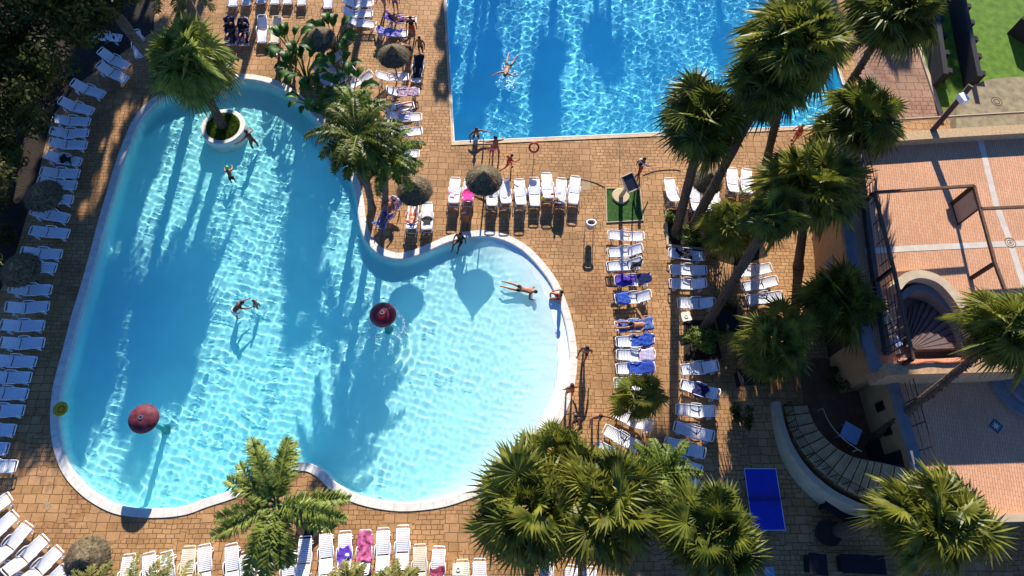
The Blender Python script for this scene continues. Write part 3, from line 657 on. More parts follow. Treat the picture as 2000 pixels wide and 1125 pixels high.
row('left', 'from the top in the shaded column left of the lagoon', 'loungers left of the lagoon', [((203,185),(150,165)),((181,218),(122,198)),((175,238),(110,233)),((172,260),(105,257)),((169,284),(101,278)),((158,317),(91,302),{'up':34}),((154,340),(84,335)),((149,362),(85,355)),((142,390),(78,384)),((134,427),(67,412)),((134,457),(58,450),{'up':12}),((120,497),(52,492)),((109,524),(42,518)),((100,566),(26,563)),((95,598),(19,600)),((86,634),(10,636)),((86,668),(10,670)),((70,706),(-6,704)),((60,738),(-15,735)),((54,768),(-22,767)),((46,803),(-30,800)),((29,840),(-47,838)),((16,876),(-60,875)),((32,911),(-44,911))])
row('fan', 'from the top in the slanting group at the lower left', 'slanting loungers at the lower left', [((20,970),(-42,1010)),((30,1003),(-30,1052)),((56,1023),(0,1084)),((89,1050),(20,1112)),((117,1072),(50,1134)),((128,1108),(66,1168))])
row('bottom', 'from the left in the bottom row under the lagoon', 'loungers in the bottom row', [((254,1083),(238,1165)),((292,1080),(288,1160)),((326,1078),(325,1158)),((369,1068),(358,1150),{'kind':'c'}),((401,1064),(396,1150)),((452,1063),(453,1148)),((484,1078),(478,1165)),((522,1055),(513,1138)),((566,1072),(560,1155)),((597,1048),(590,1130)),((636,1038),(636,1122)),((675,1038),(670,1122)),((713,1036),(709,1120)),((748,1032),(747,1114)),((787,1027),(785,1112),{'up':12}),((819,1064),(820,1148),{'kind':'c','up':12}),((857,1068),(852,1150)),((902,1094),(904,1165),{'kind':'c'}),((936,1092),(936,1165))])
row('palms', 'from the left half hidden under the palm cluster at the bottom', 'loungers under the palm cluster', [((1070,1100),(1066,1180)),((1116,1104),(1113,1184)),((1152,1108),(1156,1185))])
row('mid', 'from the left in the row between the two pools', 'loungers between the two pools', [((889,347),(886,398)),((917,347),(913,396)),((962,352),(960,402)),((985,350),(989,404)),((1015,350),(1017,402)),((1043,347),(1045,402),{'up':12}),((1068,338),(1071,394)),((1096,348),(1095,398)),((1123,344),(1120,404),{'up':12})])
row('pair', 'of the two by the lagoon edge below the straw parasols', 'loungers by the lagoon edge', [((807,397),(804,448)),((834,396),(834,447))])
row('striped', 'under the striped towel at the lagoon edge', 'loungers by the lagoon edge', [((738,443),(771,396),{'label':'white lounger under a striped towel standing askew by the lagoon edge'})])
row('right', 'from the left near the rough palm trunks', 'loungers beside the rough palm trunks', [((1307,348),(1319,402),{'up':36}),((1357,362),(1362,412)),((1396,366),(1392,408)),((1430,328),(1433,382)),((1457,330),(1460,380))])
row('c', 'from the top in the sunlit column right of the lagoon', 'loungers in the sunlit column', [((1188,458),(1253,462),{'up':12}),((1187,492),(1250,487)),((1186,520),(1248,512)),((1201,548),(1258,543),{'up':38}),((1202,583),(1264,577),{'up':38}),((1202,637),(1268,633)),((1204,668),(1267,663)),((1205,694),(1267,692)),((1204,720),(1270,718)),((1200,749),(1265,748)),((1202,806),(1268,832)),((1180,838),(1246,872)),((1164,870),(1230,903))])
row('d', 'from the top in the shaded column beside the leafy shrub', 'loungers beside the leafy shrub', [((1306,492),(1373,502),{'up':12}),((1309,527),(1377,527),{'up':12}),((1308,553),(1376,554)),((1324,591),(1395,592)),((1329,722),(1393,715)),((1330,750),(1396,768)),((1321,798),(1387,803)),((1317,832),(1383,850)),((1299,862),(1371,885),{'up':12}),((1294,890),(1366,920)),((1292,920),(1358,948))])
row('e', 'from the top of the three under the sloping palm trunk', 'three loungers in palm shade', [((1438,533),(1505,523),{'up':12}),((1450,560),(1510,549),{'up':12}),((1458,585),(1529,578),{'up':12})])
row('n', 'of the four full ones at the top left of the lagoon', 'loungers north of the lagoon', [((449,88),(449,33)),((475,88),(475,33)),((511,83),(513,30)),((535,84),(543,34),{'kind':'c'})])
row('t', 'from the left cut by the top edge of the picture', 'loungers cut by the top edge', [((455,12),(456,-40)),((480,10),(481,-42)),((509,6),(510,-44)),((538,8),(539,-42)),((562,8),(564,-42)),((588,10),(590,-40)),((640,16),(641,-34))])
row('m', 'from the top in the stack left of the swimming pool', 'loungers left of the swimming pool', [((728,6),(672,2)),((727,27),(675,20),{'up':36}),((733,48),(680,36),{'up':36}),((812,40),(757,33),{'up':36}),((795,66),(742,60)),((797,150),(737,147)),((818,180),(757,177)),((808,206),(757,208),{'up':36}),((823,228),(766,227)),((824,255),(762,257)),((818,300),(760,296))])
row('u', 'from the top left in the corner shaded by tall trees', 'loungers in the upper left shade', [((236,75),(190,66)),((249,130),(204,104),{'up':36}),((248,156),(186,124)),((272,112),(266,62))])
row('q', 'from the top hidden inside the paddle-leaved clump', 'loungers inside the paddle-leaved clump', [((612,128),(660,108)),((668,150),(625,120)),((640,168),(680,140)),((652,172),(636,150)),((672,172),(690,160))])
row('s', '', 'loungers left of the swimming pool', [((813,160),(817,120),{'label':'narrow lounger with a dark cover standing upright left of the swimming pool'})])

# towels and things lying on loungers
def towel(lg, y0, y1, name, label, mat, x0=-.27, x1=.27, seed=1, crumple=.03, cat='towel', hang=0.):
    o = LG[lg]; k = [k for k in PROTO if PROTO[k].data is o.data][0:1]; up = 28
    for kk, pt in PROTO.items():
        if pt.children and o.children and pt.children[0].data == o.children[0].data: up = kk[1]
    rr = random.Random(seed); n, m_ = 16, 12; vs = []; ph = [rr.uniform(0, 6.3) for _ in range(6)]
    for i in range(n+1):
        y = y0+(y1-y0)*i/n
        for j in range(m_+1):
            x = x0+(x1-x0)*j/m_
            w = crumple*(math.sin(x*17+ph[0]+y*6)+math.sin(y*15+ph[1]-x*9)+.7*math.sin(x*31+y*23+ph[2]))*.4
            ex = crumple*1.4*math.sin(y*9+ph[3])*(2*j/m_-1); ey = crumple*1.4*math.sin(x*11+ph[4])
            yy = y+ey; z = BEDH+.05+abs(w)+(0 if yy <= .18 else (yy-.18)*math.tan(R(up)))
            if abs(x) > .31: z -= (abs(x)-.31)*1.6
            vs.append((x+ex, yy, z))
    q = lambda i, j: i*(m_+1)+j
    mb = MB(); mb.add(vs, [(q(i, j), q(i, j+1), q(i+1, j+1), q(i+1, j)) for i in range(n) for j in range(m_)])
    t = mb.build(name, mat, None, True, fix=False); t.matrix_world = Matrix.Translation(o.location) @ Matrix.Rotation(o.rotation_euler.z, 4, 'Z')
    sol = t.modifiers.new('thick', 'SOLIDIFY'); sol.thickness = .012; sol.offset = 1
    tag(t, label, cat, 'towels on the loungers'); return t
def stripe_mat(name, cols, scale, axis=0):
    m = bpy.data.materials.new(name); m.use_nodes = True; nt = m.node_tree; N = nt.nodes; K = nt.links; b = N['Principled BSDF']; b.inputs['Roughness'].default_value = .9
    tc = N.new('ShaderNodeTexCoord'); sp = N.new('ShaderNodeSeparateXYZ'); K.new(tc.outputs['Object'], sp.inputs[0])
    mu = N.new('ShaderNodeMath'); mu.operation = 'MULTIPLY'; mu.inputs[1].default_value = scale; K.new(sp.outputs[axis], mu.inputs[0])
    fr = N.new('ShaderNodeMath'); fr.operation = 'FRACT'; K.new(mu.outputs[0], fr.inputs[0])
    r = N.new('ShaderNodeValToRGB'); r.color_ramp.interpolation = 'CONSTANT'; K.new(fr.outputs[0], r.inputs[0])
    while len(r.color_ramp.elements) < len(cols): r.color_ramp.elements.new(.5)
    for i, c in enumerate(cols): r.color_ramp.elements[i].position = i/len(cols); r.color_ramp.elements[i].color = (*lin(c), 1)
    K.new(r.outputs[0], b.inputs['Base Color']); return m
def cloth(n, c, c2=None, sc=9): return M('towel_'+n, c, .95, .25, sc, sub=c2)
t_blue = cloth('blue', '1d3f9c', '3a62c0'); t_pink = cloth('magenta', 'c8186a', 'e83c90'); t_purple = cloth('purple', '4a2a9a', '6c48c0'); t_navy = cloth('navy', '141c46', '202c66'); t_dark = cloth('dark', '17181c', '2a2c34'); t_red = cloth('red', 'b41c24', 'd84040')
t_mag = M('towel_swirl', 'c00e50', .95, .9, 5, sub='f07ab0'); t_pale = cloth('pale', 'b8b8d0', 'e0e0ee'); t_stripe = stripe_mat('towel_stripes', ['d8d8e4', 'a02c48', 'e6e2e6', '2c3a80', 'c8586c'], 7); t_plaid = stripe_mat('towel_plaid', ['e4e2ee', '6a60a0', 'e4e2ee', 'a8708c'], 9, 1)
t_teal = cloth('teal', '185a78', '2a7a94'); t_floral = M('towel_floral', '8a2450', .95, .9, 12, sub='e0c0d8')
towel(('mid', 0), -.1, .45, 'towel', 'small pale pink towel on the lounger left of the big straw parasol', M('towel_palepink', 'e0a8c8', .95, .5, 14, sub='f4e0ec'), -.05, .27, 1)
towel(('mid', 1), -.2, .85, 'towel', 'bright magenta towel bunched under the straw parasol between the pools', t_pink, -.3, .3, 2, .05)
towel(('mid', 7), .1, .85, 'towel', 'black and white patterned towel on a lounger between the two pools', M('towel_bw', '101014', .95, .9, 16, sub='d8d8dc'), -.26, .26, 3, .04)
towel(('mid', 3), .1, .3, 'towel', 'little folded cloth on the lounger right of the big straw parasol', t_pale, -.1, .2, 31)
towel(('bottom', 11), -.3, .5, 'towel', 'purple towel with a folded end in the bottom row', t_purple, -.26, .28, 4, .04)
towel(('bottom', 12), -.93, .35, 'towel', 'crimson towel with a white swirl in the bottom row', t_mag, -.33, .33, 5, .035)
towel(('bottom', 16), -.1, .9, 'towel', 'blue and red printed towel dropped at the end of the bottom row', M('towel_print', '1d3060', .95, .95, 8, sub='b04a6a'), -.28, .28, 6, .06)
towel(('c', 3), -.9, .1, 'towel', 'violet and blue towel on the lounger with the dark headrest cover', M('towel_violet', '3a2290', .95, .7, 4, sub='7a58d0'), -.32, .32, 7, .03)
towel(('c', 3), .25, .85, 'towel', 'dark navy cloth over the raised backrest in the sunlit column', t_navy, -.3, .3, 8, .03)
towel(('c', 4), -.9, -.2, 'towel', 'blue towel over the foot of the fifth lounger in the sunlit column', t_blue, -.33, .33, 9, .03)
towel(('c', 5), -.8, .9, 'towel', 'blue printed towel beneath the sunbathing person', M('towel_blueprint', '24408c', .95, .5, 10, sub='6a86c8'), -.34, .34, 10, .02)
towel(('c', 6), -.15, .85, 'towel', 'rumpled royal blue towel just below the sunbathing person', t_blue, -.3, .33, 11, .05)
towel(('c', 7), .15, .85, 'towel', 'lilac checked towel over a backrest in the sunlit column', t_plaid, -.33, .33, 12, .02)
towel(('c', 8), -.35, .85, 'towel', 'royal blue towel with a white fold above the young fan palm', M('towel_blue_white', '1d3f9c', .95, .3, 3, sub='3458b4'), -.33, .33, 13, .03)
towel(('c', 2), .3, .8, 'towel', 'dark bag shaped cloth on the third lounger of the sunlit column', t_dark, -.05, .3, 14, .05)
towel(('d', 0), -.5, .2, 'towel', 'dark bundle of clothes on the top lounger in the shade', t_dark, -.25, .25, 15, .09)
towel(('d', 5), -.3, .35, 'towel', 'navy towel on the lounger with two white ends in the shade', t_navy, -.33, .36, 16, .05)
towel(('pair', 1), .0, .55, 'towel', 'black shirt spread on the right one of two loungers by the lagoon', t_dark, -.24, .24, 17, .05)
towel(('striped', 0), -.3, .95, 'towel', 'red and white striped beach towel by the lagoon edge', t_stripe, -.36, .36, 18, .03)
towel(('striped', 0), -.93, -.3, 'towel', 'blue towel at the foot of the striped one by the lagoon edge', cloth('skyblue', '2a4a9c', '8aa0d8'), -.34, .34, 19, .05)
towel(('n', 0), -.85, .85, 'towel', 'navy towel under the left one of two people in the upper left shade', t_navy, -.33, .33, 20, .03)
towel(('n', 1), -.85, .85, 'towel', 'navy towel under the right one of two people in the upper left shade', t_navy, -.33, .33, 21, .03)
towel(('left', 5), -.5, .1, 'towel', 'black towel bunched on a lounger in the left shaded column', t_dark, -.22, .22, 22, .08)
towel(('m', 3), -.2, .85, 'towel', 'violet towel hung over a lounger left of the swimming pool', t_purple, -.3, .3, 23, .05)
towel(('m', 4), -.6, .85, 'towel', 'lilac towel beside the people left of the swimming pool', M('towel_lilac', '5a52b0', .95, .4, 6, sub='a8a0dc'), -.3, .3, 24, .05)
towel(('m', 6), -.9, .3, 'towel', 'pink flowered towel on the lounger under the standing people', t_floral, -.3, .3, 25, .03)
towel(('m', 8), -.3, .3, 'towel', 'pale lilac cloth on a lounger left of the swimming pool', M('towel_palelilac', '9c98c4', .95, .3, 7, sub='e0dcec'), -.2, .3, 26, .05)
towel(('s', 0), -.7, .8, 'towel', 'black cover lying over the narrow lounger by the standing people', t_dark, -.28, .28, 27, .03)
towel(('m', 10), -.5, .3, 'towel', 'green and white cloth on the lounger above the straw parasol', M('towel_green', '3a7a5a', .95, .6, 7, sub='c8dcd0'), -.25, .25, 28, .04)

# ------------------------------------------------------------------ straw parasols
def parasol(px, h, r, label, seed, mat=None):
    t = P(*px, h-.3); e = empty('straw_parasol', (t.x, t.y, 0)); tag(e, label, 'parasol', 'straw parasols')
    MB().tube([(0, 0, 0), (0, 0, h-.05)], .045, 8).build('pole', m_wood, e, smooth=True)
    mb = MB(); rr = random.Random(seed)
    prof_ = [(.0, h+.12), (.07, h+.1), (.1, h), (r*.35, h-.22), (r*.36, h-.26), (r*.7, h-.48), (r*.71, h-.52), (r, h-.74), (r*.97, h-.8), (r*.5, h-.42), (.05, h-.1)]
    mb.lathe(prof_, 40, jit=lambda q, z, k: .03*math.sin(k*2.3+q*7)); c = mb.build('canopy', mat or m_thatch, e, smooth=False)
    st = MB()
    for i in range(1500):
        a = rr.uniform(0, 6.28); q = math.sqrt(rr.random())*r*.97; z = h-.02-.72*q/r; d = Vector((math.cos(a), math.sin(a), 0)); p = d*q+Vector((0, 0, z+.03)); s_ = Vector((-d.y, d.x, 0))*.012
        L_ = rr.uniform(.12, .3); e2 = p+d*L_*.86+Vector((0, 0, -.62*L_+rr.uniform(-.02, .035)))+s_*rr.uniform(-3, 3); st.add([p-s_, p+s_, e2], [(0, 1, 2)])
    st.build('straw', mat or m_thatch, c, fix=False)
    rb = MB()
    for k in range(8):
        a = k*math.pi/4; d = Vector((math.cos(a), math.sin(a), 0)); rb.tube([Vector((0, 0, h-.15)), d*r*.92+Vector((0, 0, h-.8))], .018, 5)
    rb.build('ribs', m_wood, e); return e
parasol((945, 343), 2.75, .98, 'big straw parasol between the two pools casting a round shadow', 1)
parasol((808, 364), 2.75, .93, 'straw parasol by the lagoon edge above two loungers', 2)
parasol((767, 99), 2.6, .9, 'straw parasol left of the swimming pool near standing people', 3)
parasol((160, 1093), 2.3, .95, 'straw parasol at the lower left between the loungers', 4)
parasol((621, 66), 2.3, .95, 'dark straw parasol in shade above the paddle-leaved plants', 5)
parasol((76, 374), 2.2, .95, 'dark straw parasol in the left shade, upper of two', 6)
parasol((30, 520), 2.2, .95, 'dark straw parasol in the left shade, lower of two', 7)
parasol((1386, 346), 2.3, .85, 'straw parasol half hidden behind the two rough palm trunks', 8)
# ------------------------------------------------------------------ water mushrooms
def mushroom(px, h, r, zb, label, mat):
    t = P(*px, h); e = empty('water_mushroom', (t.x, t.y, zb)); tag(e, label, 'water feature', 'water mushrooms'); hh = h-zb
    MB().lathe([(.22, 0), (.2, .12), (.13, .2), (.11, hh-.2), (.2, hh-.1)], 20).build('post', m_teal, e, smooth=True)
    MB().lathe([(.0, hh+.12), (.16, hh+.115), (r*.45, hh+.09), (r*.8, hh), (r*.98, hh-.14), (r, hh-.2), (r*.95, hh-.21), (r*.6, hh-.08), (.15, hh-.04)], 40).build('cap', mat, e, smooth=True)
    MB().lathe([(.06, hh+.11), (.06, hh+.14), (.11, hh+.14), (.11, hh+.11)], 20).build('nozzle_ring', m_metal, e); MB().lathe([(0, hh+.135), (.07, hh+.135)], 16).build('nozzle', m_black, e)
mushroom((747, 612), 1.8, .66, -.7, 'glossy dark red water mushroom spraying in the middle of the lagoon', m_red)
mushroom((277, 816), 1.9, .68, -.9, 'dull red streaked water mushroom at the lower left of the lagoon', M('mushroom_faded', '5a2430', .6, .4, 4, sub='7c3a44', spec=.2))
t = P(119, 799, .5); e = empty('yellow_water_spout', (t.x, t.y, 0)); tag(e, 'small yellow dish spout on the left rim of the lagoon', 'water spout')
MB().tube([(0, 0, 0), (0, 0, .45)], .05, 10).build('post', m_yellow, e, smooth=True)
MB().lathe([(0, .46), (.2, .47), (.34, .55), (.35, .53), (.2, .42), (.05, .4)], 28).build('dish', m_yellow, e, smooth=True)
MB().lathe([(.10, .485), (.12, .5), (.16, .5), (.18, .485)], 20).build('inner_ring', M('amber', 'b07a10', .5), e)
# falling water and splashes round the spraying mushroom
m_foam = M('foam', 'f4f8fa', .5); t = P(747, 612, 1.7); mb = MB(); rr = random.Random(3)
for i in range(520):
    a = rr.uniform(0, 6.28); q = rr.gauss(.86, .06); z = rr.uniform(-.1, .03) if rr.random() < .9 else rr.uniform(0, .6); s = rr.uniform(.008, .028); p = Vector((math.cos(a)*q, math.sin(a)*q, z)); mb.box(p, (s, s, s*.5), rr.uniform(0, 3))
o = mb.build('falling_water_drops', m_foam, fix=False); o.location = (t.x, t.y, ZW+.1); tag(o, kind='stuff'); tag(o, 'ring of white splashes under the spraying red mushroom')
mb = MB(); t = P(992, 152, ZW)
for i in range(150):
    x, y = rr.gauss(0, .3), rr.gauss(0, .5); s = rr.uniform(.01, .05); mb.box((x, y, rr.uniform(0, .03)), (s*1.8, s, .012), rr.uniform(0, 3))
o = mb.build('splash_foam', m_foam, fix=False); o.location = (t.x, t.y, ZW+.03); tag(o, kind='stuff')

# ------------------------------------------------------------------ small equipment
# turf square with its kerb, solar lamp
tb = [P(u, v) for u, v in [(1184, 369), (1249, 369), (1255, 430), (1186, 434)]]
e = empty('turf_bed', (tb[0]+tb[2])/2); tag(e, 'green turf square with a pale kerb between the pools', 'turf bed'); c = e.location
loc = [p-c for p in tb]; MB().prism(loc, .0, .03).build('turf', m_grass, e)
k = MB(); ko = offset(loc, .07)
for i in range(4): k.add([(*loc[i].xy, .0), (*ko[i].xy, .0), (*ko[(i+1) % 4].xy, .0), (*loc[(i+1) % 4].xy, .0), (*loc[i].xy, .06), (*ko[i].xy, .06), (*ko[(i+1) % 4].xy, .06), (*loc[(i+1) % 4].xy, .06)], [(4, 5, 6, 7), (0, 3, 7, 4), (1, 2, 6, 5)])
k.build('kerb', m_pale, e)
b = P(1212, 384); e = empty('solar_panel_post', b); tag(e, 'tilted solar panel on a white post with a round cream base', 'solar panel')
hp = 2.6; q = P(1231, 357, hp)-b
MB().tube([(0, 0, 0), (q.x, q.y, hp)], [.13, .07], 12).build('post', m_pale, e, smooth=True); MB().lathe([(.5, 0), (.5, .08), (.45, .12), (0, .12)], 32).build('base', M('sand_plastic', 'c4ac86', .7), e, smooth=False)
MB().box((q.x, q.y, hp), (.6, .86, .05), R(28), R(22)).build('panel', M('solar_cell', '3c4250', .35, .15, 20, spec=.5), e)
f = MB(); fm = Matrix.Translation((q.x, q.y, hp)) @ Matrix.Rotation(R(28), 4, 'Z') @ Matrix.Rotation(R(22), 4, 'X')
for x0_, y0_, x1_, y1_ in ((-.33, -.45, .33, -.45), (-.33, .45, .33, .45), (-.33, -.45, -.33, .45), (.33, -.45, .33, .45)): f.bar(fm @ Vector((x0_, y0_, 0)), fm @ Vector((x1_, y1_, 0)), .05, .09)
f.build('panel_frame', m_pale, e)
# thin mast beside it
b = P(1239, 440); e = empty('lamp_post', P(1236, 400)); tag(e, 'slim dark lamp post at the edge of the turf square', 'lamp post'); q = P(1250, 322, 3.0)-e.location
MB().tube([(0, 0, 0), q*.5, q], [.05, .035, .03], 8).build('pole', m_darkwood, e, smooth=True); MB().lathe([(0, 0), (.1, .02), (.13, .12), (.02, .2)], 14, (q.x, q.y, q.z)).build('lamp_head', m_darkwood, e)
# life ring on its stand
b = P(1042, 318); e = empty('life_ring_stand', b); tag(e, 'red life ring on a thin stand at the edge of the swimming pool', 'life ring'); q = P(1043, 288, 1.15)-b
MB().tube([(0, 0, 0), q], .02, 6).build('stand', m_metal, e)
mb = MB(); rq = Matrix.Rotation(R(35), 3, 'X'); mb.tube([q+rq @ Vector((math.cos(a)*.26, math.sin(a)*.26, 0)) for a in [k*math.pi/10 for k in range(20)]], .06, 8, closed=True); mb.build('ring', M('ring_red', 'b8402c', .5), e, smooth=True)
# waste bin frame
b = P(1150, 452); e = empty('waste_bin', b); tag(e, 'waste bin with white oval ring lid on a wire frame', 'waste bin')
mb = MB(); mb.tube([Vector((math.cos(a)*.25, math.sin(a)*.18, .98)) for a in [k*math.pi/12 for k in range(24)]], .05, 8, closed=True); mb.build('lid', m_white, e, smooth=True)
MB().lathe([(.0, .45), (.17, .46), (.2, .9), (.19, .9)], 20).build('bag', m_pale, e, smooth=True); f = MB()
for x in (-.24, .24):
    for y in (-.13, .13): f.tube([(x, y, 0), (x, y, .98)], .012, 5)
f.build('frame', m_metal, e)
# pool ladder
e = empty('pool_ladder', P(937, 285)); tag(e, 'steel pool ladder at the lower left corner of the swimming pool', 'pool ladder')
for x in (-.22, .22):
    MB().tube([(x, -.35, 0), (x, -.33, .75), (x, -.1, .9), (x, .25, .8), (x, .35, .0), (x, .36, -.9)], .022, 8).build('handrail', m_metal, e, smooth=True)
for z in (-.3, -.6): MB().box((0, .36, z), (.44, .1, .03)).build('rung', m_metal, e)
# hoses
def hose(pts, r, name, label, mat, cat='hose'):
    mb = MB(); mb.tube(smoothline([P(u, v, .02) for u, v in pts], 5), r, 5); tag(mb.build(name, mat, None, True), label, cat)
hose([(1211, 278), (1210, 330), (1208, 368)], .014, 'water_hose', 'thin straight dark hose from the pool edge to the turf square', m_darkwood)
hose([(1092, 350), (1125, 349), (1160, 356), (1183, 367)], .016, 'water_hose', 'brown hose curving from the row of loungers to the turf square', m_wood)
hose([(1256, 342), (1280, 334), (1310, 331), (1330, 333)], .016, 'water_hose', 'brown hose curving from the walker towards the palm', m_wood)
for nm, pts, lab in (('service_cover', [(1136, 353), (1153, 353), (1154, 371), (1137, 372)], 'square pale access cover near the blue-white lounger'), ('service_cover', [(82, 987), (92, 978), (102, 988), (92, 998)], 'small square drain cover left of the lagoon bottom')):
    q = [P(u, v) for u, v in pts]; mb = MB(); mb.prism(q, .0, .008); tag(mb.build(nm, M('cover', 'a08a66', .8, .2, 8)), lab, 'cover')
# small tables
def side_table(px, w, h, label, mat, rz=0., name='side_table'):
    b = P(*px, h); e = empty(name, (b.x, b.y, 0), rz); tag(e, label, 'table')
    MB().box((0, 0, h), (w, w, .04)).build('table_top', mat, e)
    mb = MB(); mb.lathe([(w*.12, h+.021), (w*.12, h+.05), (w*.2, h+.05), (w*.2, h+.021)], 20); mb.build('centre_ring', mat, e)
    for x in (-1, 1):
        for y in (-1, 1): MB().tube([(x*w*.42, y*w*.42, 0), (x*w*.42, y*w*.42, h-.02)], .025, 6).build('leg', mat, e)
    return e
side_table((1340, 618), .5, .5, 'small white garden table at the top of the leafy shrub', m_cream, .2)
side_table((876+19, 1112), .5, .5, 'small cream table between the last bottom row loungers', m_cream, 0)
side_table((1662, 846), .85, .75, 'pale blue square table in the court behind the curved stairs', M('pale_blue_paint', '8aa8c8', .5, .1, 4), R(-32))
side_table((548, 102), .45, .4, 'small white stool beneath the seated person by the plants', m_white, 0)
side_table((1503, 1117), .42, .45, 'small pale blue stool below the table tennis table', M('pale_blue_plastic', '6f9ab8', .5), 0)
# table tennis table
tt = [P(u, v, .76) for u, v in [(1457, 918), (1520, 918), (1531, 1033), (1465, 1033)]]; c = sum(tt, Vector())/4; ux_ = ((tt[1]-tt[0])+(tt[2]-tt[3])).normalized(); rz = math.atan2(ux_.y, ux_.x)
e = empty('table_tennis_table', (c.x, c.y, 0), rz); tag(e, 'blue table tennis table with white edge lines', 'table')
m_tt = M('table_blue', '0c2ca8', .45, .08, 3)
for s in (-1, 1):
    MB().box((0, s*.69, .745), (1.525, 1.36, .03)).build('table_half', m_tt, e)
    ln = MB()
    for x in (-.75, .75): ln.box((x, s*.69, .7625), (.02, 1.36, .003))
    ln.box((0, s*1.36, .7625), (1.48, .02, .003)); ln.build('edge_line', m_white, e)
    for x in (-.55, .55): MB().tube([(x, s*1.0, 0), (x, s*.9, .73)], .03, 6).build('leg', m_black, e)
MB().box((0, 0, .84), (1.7, .012, .15)).build('net', t_dark, e)
def covered(px, w, l, h, rz, label):
    b = P(*px, h); e = empty('garden_table', (b.x, b.y, 0), rz); tag(e, label, 'table')
    MB().box((0, 0, h), (w, l, .05)).build('table_top', m_black, e); 
    for x in (-1, 1): MB().box((x*w*.42, 0, h*.5), (.06, l*.8, h-.06)).build('side_panel', M('dark_panel', '0e0f12', .8), e)
covered((1648, 994), 1.7, 1.0, .8, R(-32), 'black covered table under the wide fan palm, upper of three')
covered((1598, 1102), .8, .9, .7, R(-6), 'small black covered table at the bottom right')
covered((1686, 1102), 2.0, .8, .7, R(-2), 'long black covered table at the bottom right')
covered((1735, 880), 1.7, 1.1, .6, R(8), 'black covered table against the ochre building behind the stairs')
covered((1470, 735), 1.5, .9, .7, R(4), 'dark covered table in deep shade under the fan palms')
covered((1425, 628), .9, 1.1, .7, R(4), 'dark covered table next to the foot of the sloping trunk')
t = P(1610, 1042); e = empty('round_planter', t); tag(e, 'dark round planter pot in the shade at the lower right', 'planter'); MB().lathe([(.45, 0), (.6, .45), (.54, .45), (.5, .35), (0, .35)], 28).build('pot', m_darkwood, e)
t = P(606, 1026); e = empty('round_planter', t); tag(e, 'dark round planter around the foot of the queen palm', 'planter'); MB().lathe([(.55, 0), (.6, .2), (.52, .2), (.5, .12), (0, .12)], 28).build('pot', m_darkwood, e)

# ------------------------------------------------------------------ terrace building
ZL, ZU, ZT = 2.7, 3.5, 5.2
e = empty('terrace_building', P(1700, 700)); e.location.z = 0; tag(e, 'ochre building with two tiled roof terraces, grey parapets and stair well', 'building')
eo = e.location.copy()
def bpart(mb, name, mat, smooth=False):
    o = mb.build(name, mat, e, smooth); o.matrix_parent_inverse = Matrix.Translation(-eo); return o
def poly(px, z): return [P(u, v, z) for u, v in px]
upx = [(1634, 285), (2400, 235), (2400, 716), (1745, 724), (1712, 730), (1690, 670), (1668, 560), (1648, 420)]
lpx = [(1733, 735), (2400, 728), (2400, 1003), (1960, 1012), (1812, 1015), (1775, 870)]
up_p, lo_p = poly(upx, ZU), poly(lpx, ZL)
well_px = smoothloop([Vector((u, v, 0)) for u, v in [(1758, 548), (1790, 540), (1832, 556), (1866, 596), (1890, 645), (1902, 690), (1840, 700), (1770, 700), (1748, 690), (1752, 620)]], 3)
well = [P(p.x, p.y, ZU) for p in well_px]
def walls(pl, z0, z1, drop=None):
    mb = MB(); n = len(pl); mb.add([(*p.xy, z0) for p in pl]+[(*p.xy, z1) for p in pl], [(i, (i+1) % n, n+(i+1) % n, n+i) for i in range(n)]); return mb
bpart(walls(up_p, 0, ZU-.02), 'upper_wall', m_wallo); bpart(walls(lo_p, 0, ZL-.02), 'lower_wall', m_wallo)
def roof(name, polys, z, mat):
    o = sheet(name, polys, z, mat, e); o.matrix_parent_inverse = Matrix.Translation(-eo); return o
roof('upper_terrace_floor', [up_p, well], ZU, m_terr); roof('lower_terrace_floor', [lo_p], ZL, m_terr)
roof('stair_well_floor', [offset(well, .05)], ZL+.1, m_well)
bpart(walls(well, ZL+.1, ZU+.0), 'stair_well_wall', m_well)
def strip(px, w, z, h, dz0=0.):
    """a low wall of width w (m) along a traced line, from z to z+h"""
    q = [P(u, v, z+h) for u, v in px]; mb = MB(); L_, R_ = [], []
    for i, p in enumerate(q):
        t_ = (q[min(i+1, len(q)-1)]-q[max(i-1, 0)]); t_.z = 0; t_.normalize(); nn = Vector((-t_.y, t_.x, 0))*w/2; L_.append(p+nn); R_.append(p-nn)
    n = len(q); zb = z-dz0
    vs = [(*p.xy, zb) for p in L_]+[(*p.xy, zb) for p in R_]+[(*p.xy, z+h) for p in L_]+[(*p.xy, z+h) for p in R_]; fs = []
    for i in range(n-1): fs += [(i, i+1, 2*n+i+1, 2*n+i), (n+i, 3*n+i, 3*n+i+1, n+i+1), (2*n+i, 2*n+i+1, 3*n+i+1, 3*n+i)]
    fs += [(0, 2*n, 3*n, n), (n-1, 2*n-1, 4*n-1, 3*n-1)]
    return mb.add(vs, fs)
def curve_px(pts, n=4): return [(p.x, p.y) for p in smoothline([Vector((u, v, 0)) for u, v in pts], n)]
bpart(strip([(1638, 300), (1654, 420), (1674, 560), (1697, 675), (1716, 724)], .5, ZU, .25), 'roof_ledge', m_grey)
bpart(strip([(1680, 300), (1693, 400), (1712, 540), (1738, 690)], .22, ZU, .35), 'parapet', M('dark_parapet', '5c534c', .85, .2, 3))
bpart(strip([(1733, 722), (1830, 719), (2010, 714), (2300, 708)], .5, ZU, .9, .8), 'south_parapet', M('tile_coping', 'b5906a', .75, .25, 7))
bpart(strip([(1745, 742), (1786, 880), (1822, 1008)], .42, ZL, .3), 'parapet', m_grey)
bpart(strip([(1812, 1011), (1960, 1012), (2300, 1005)], .3, ZL, .35), 'south_parapet', m_pale)
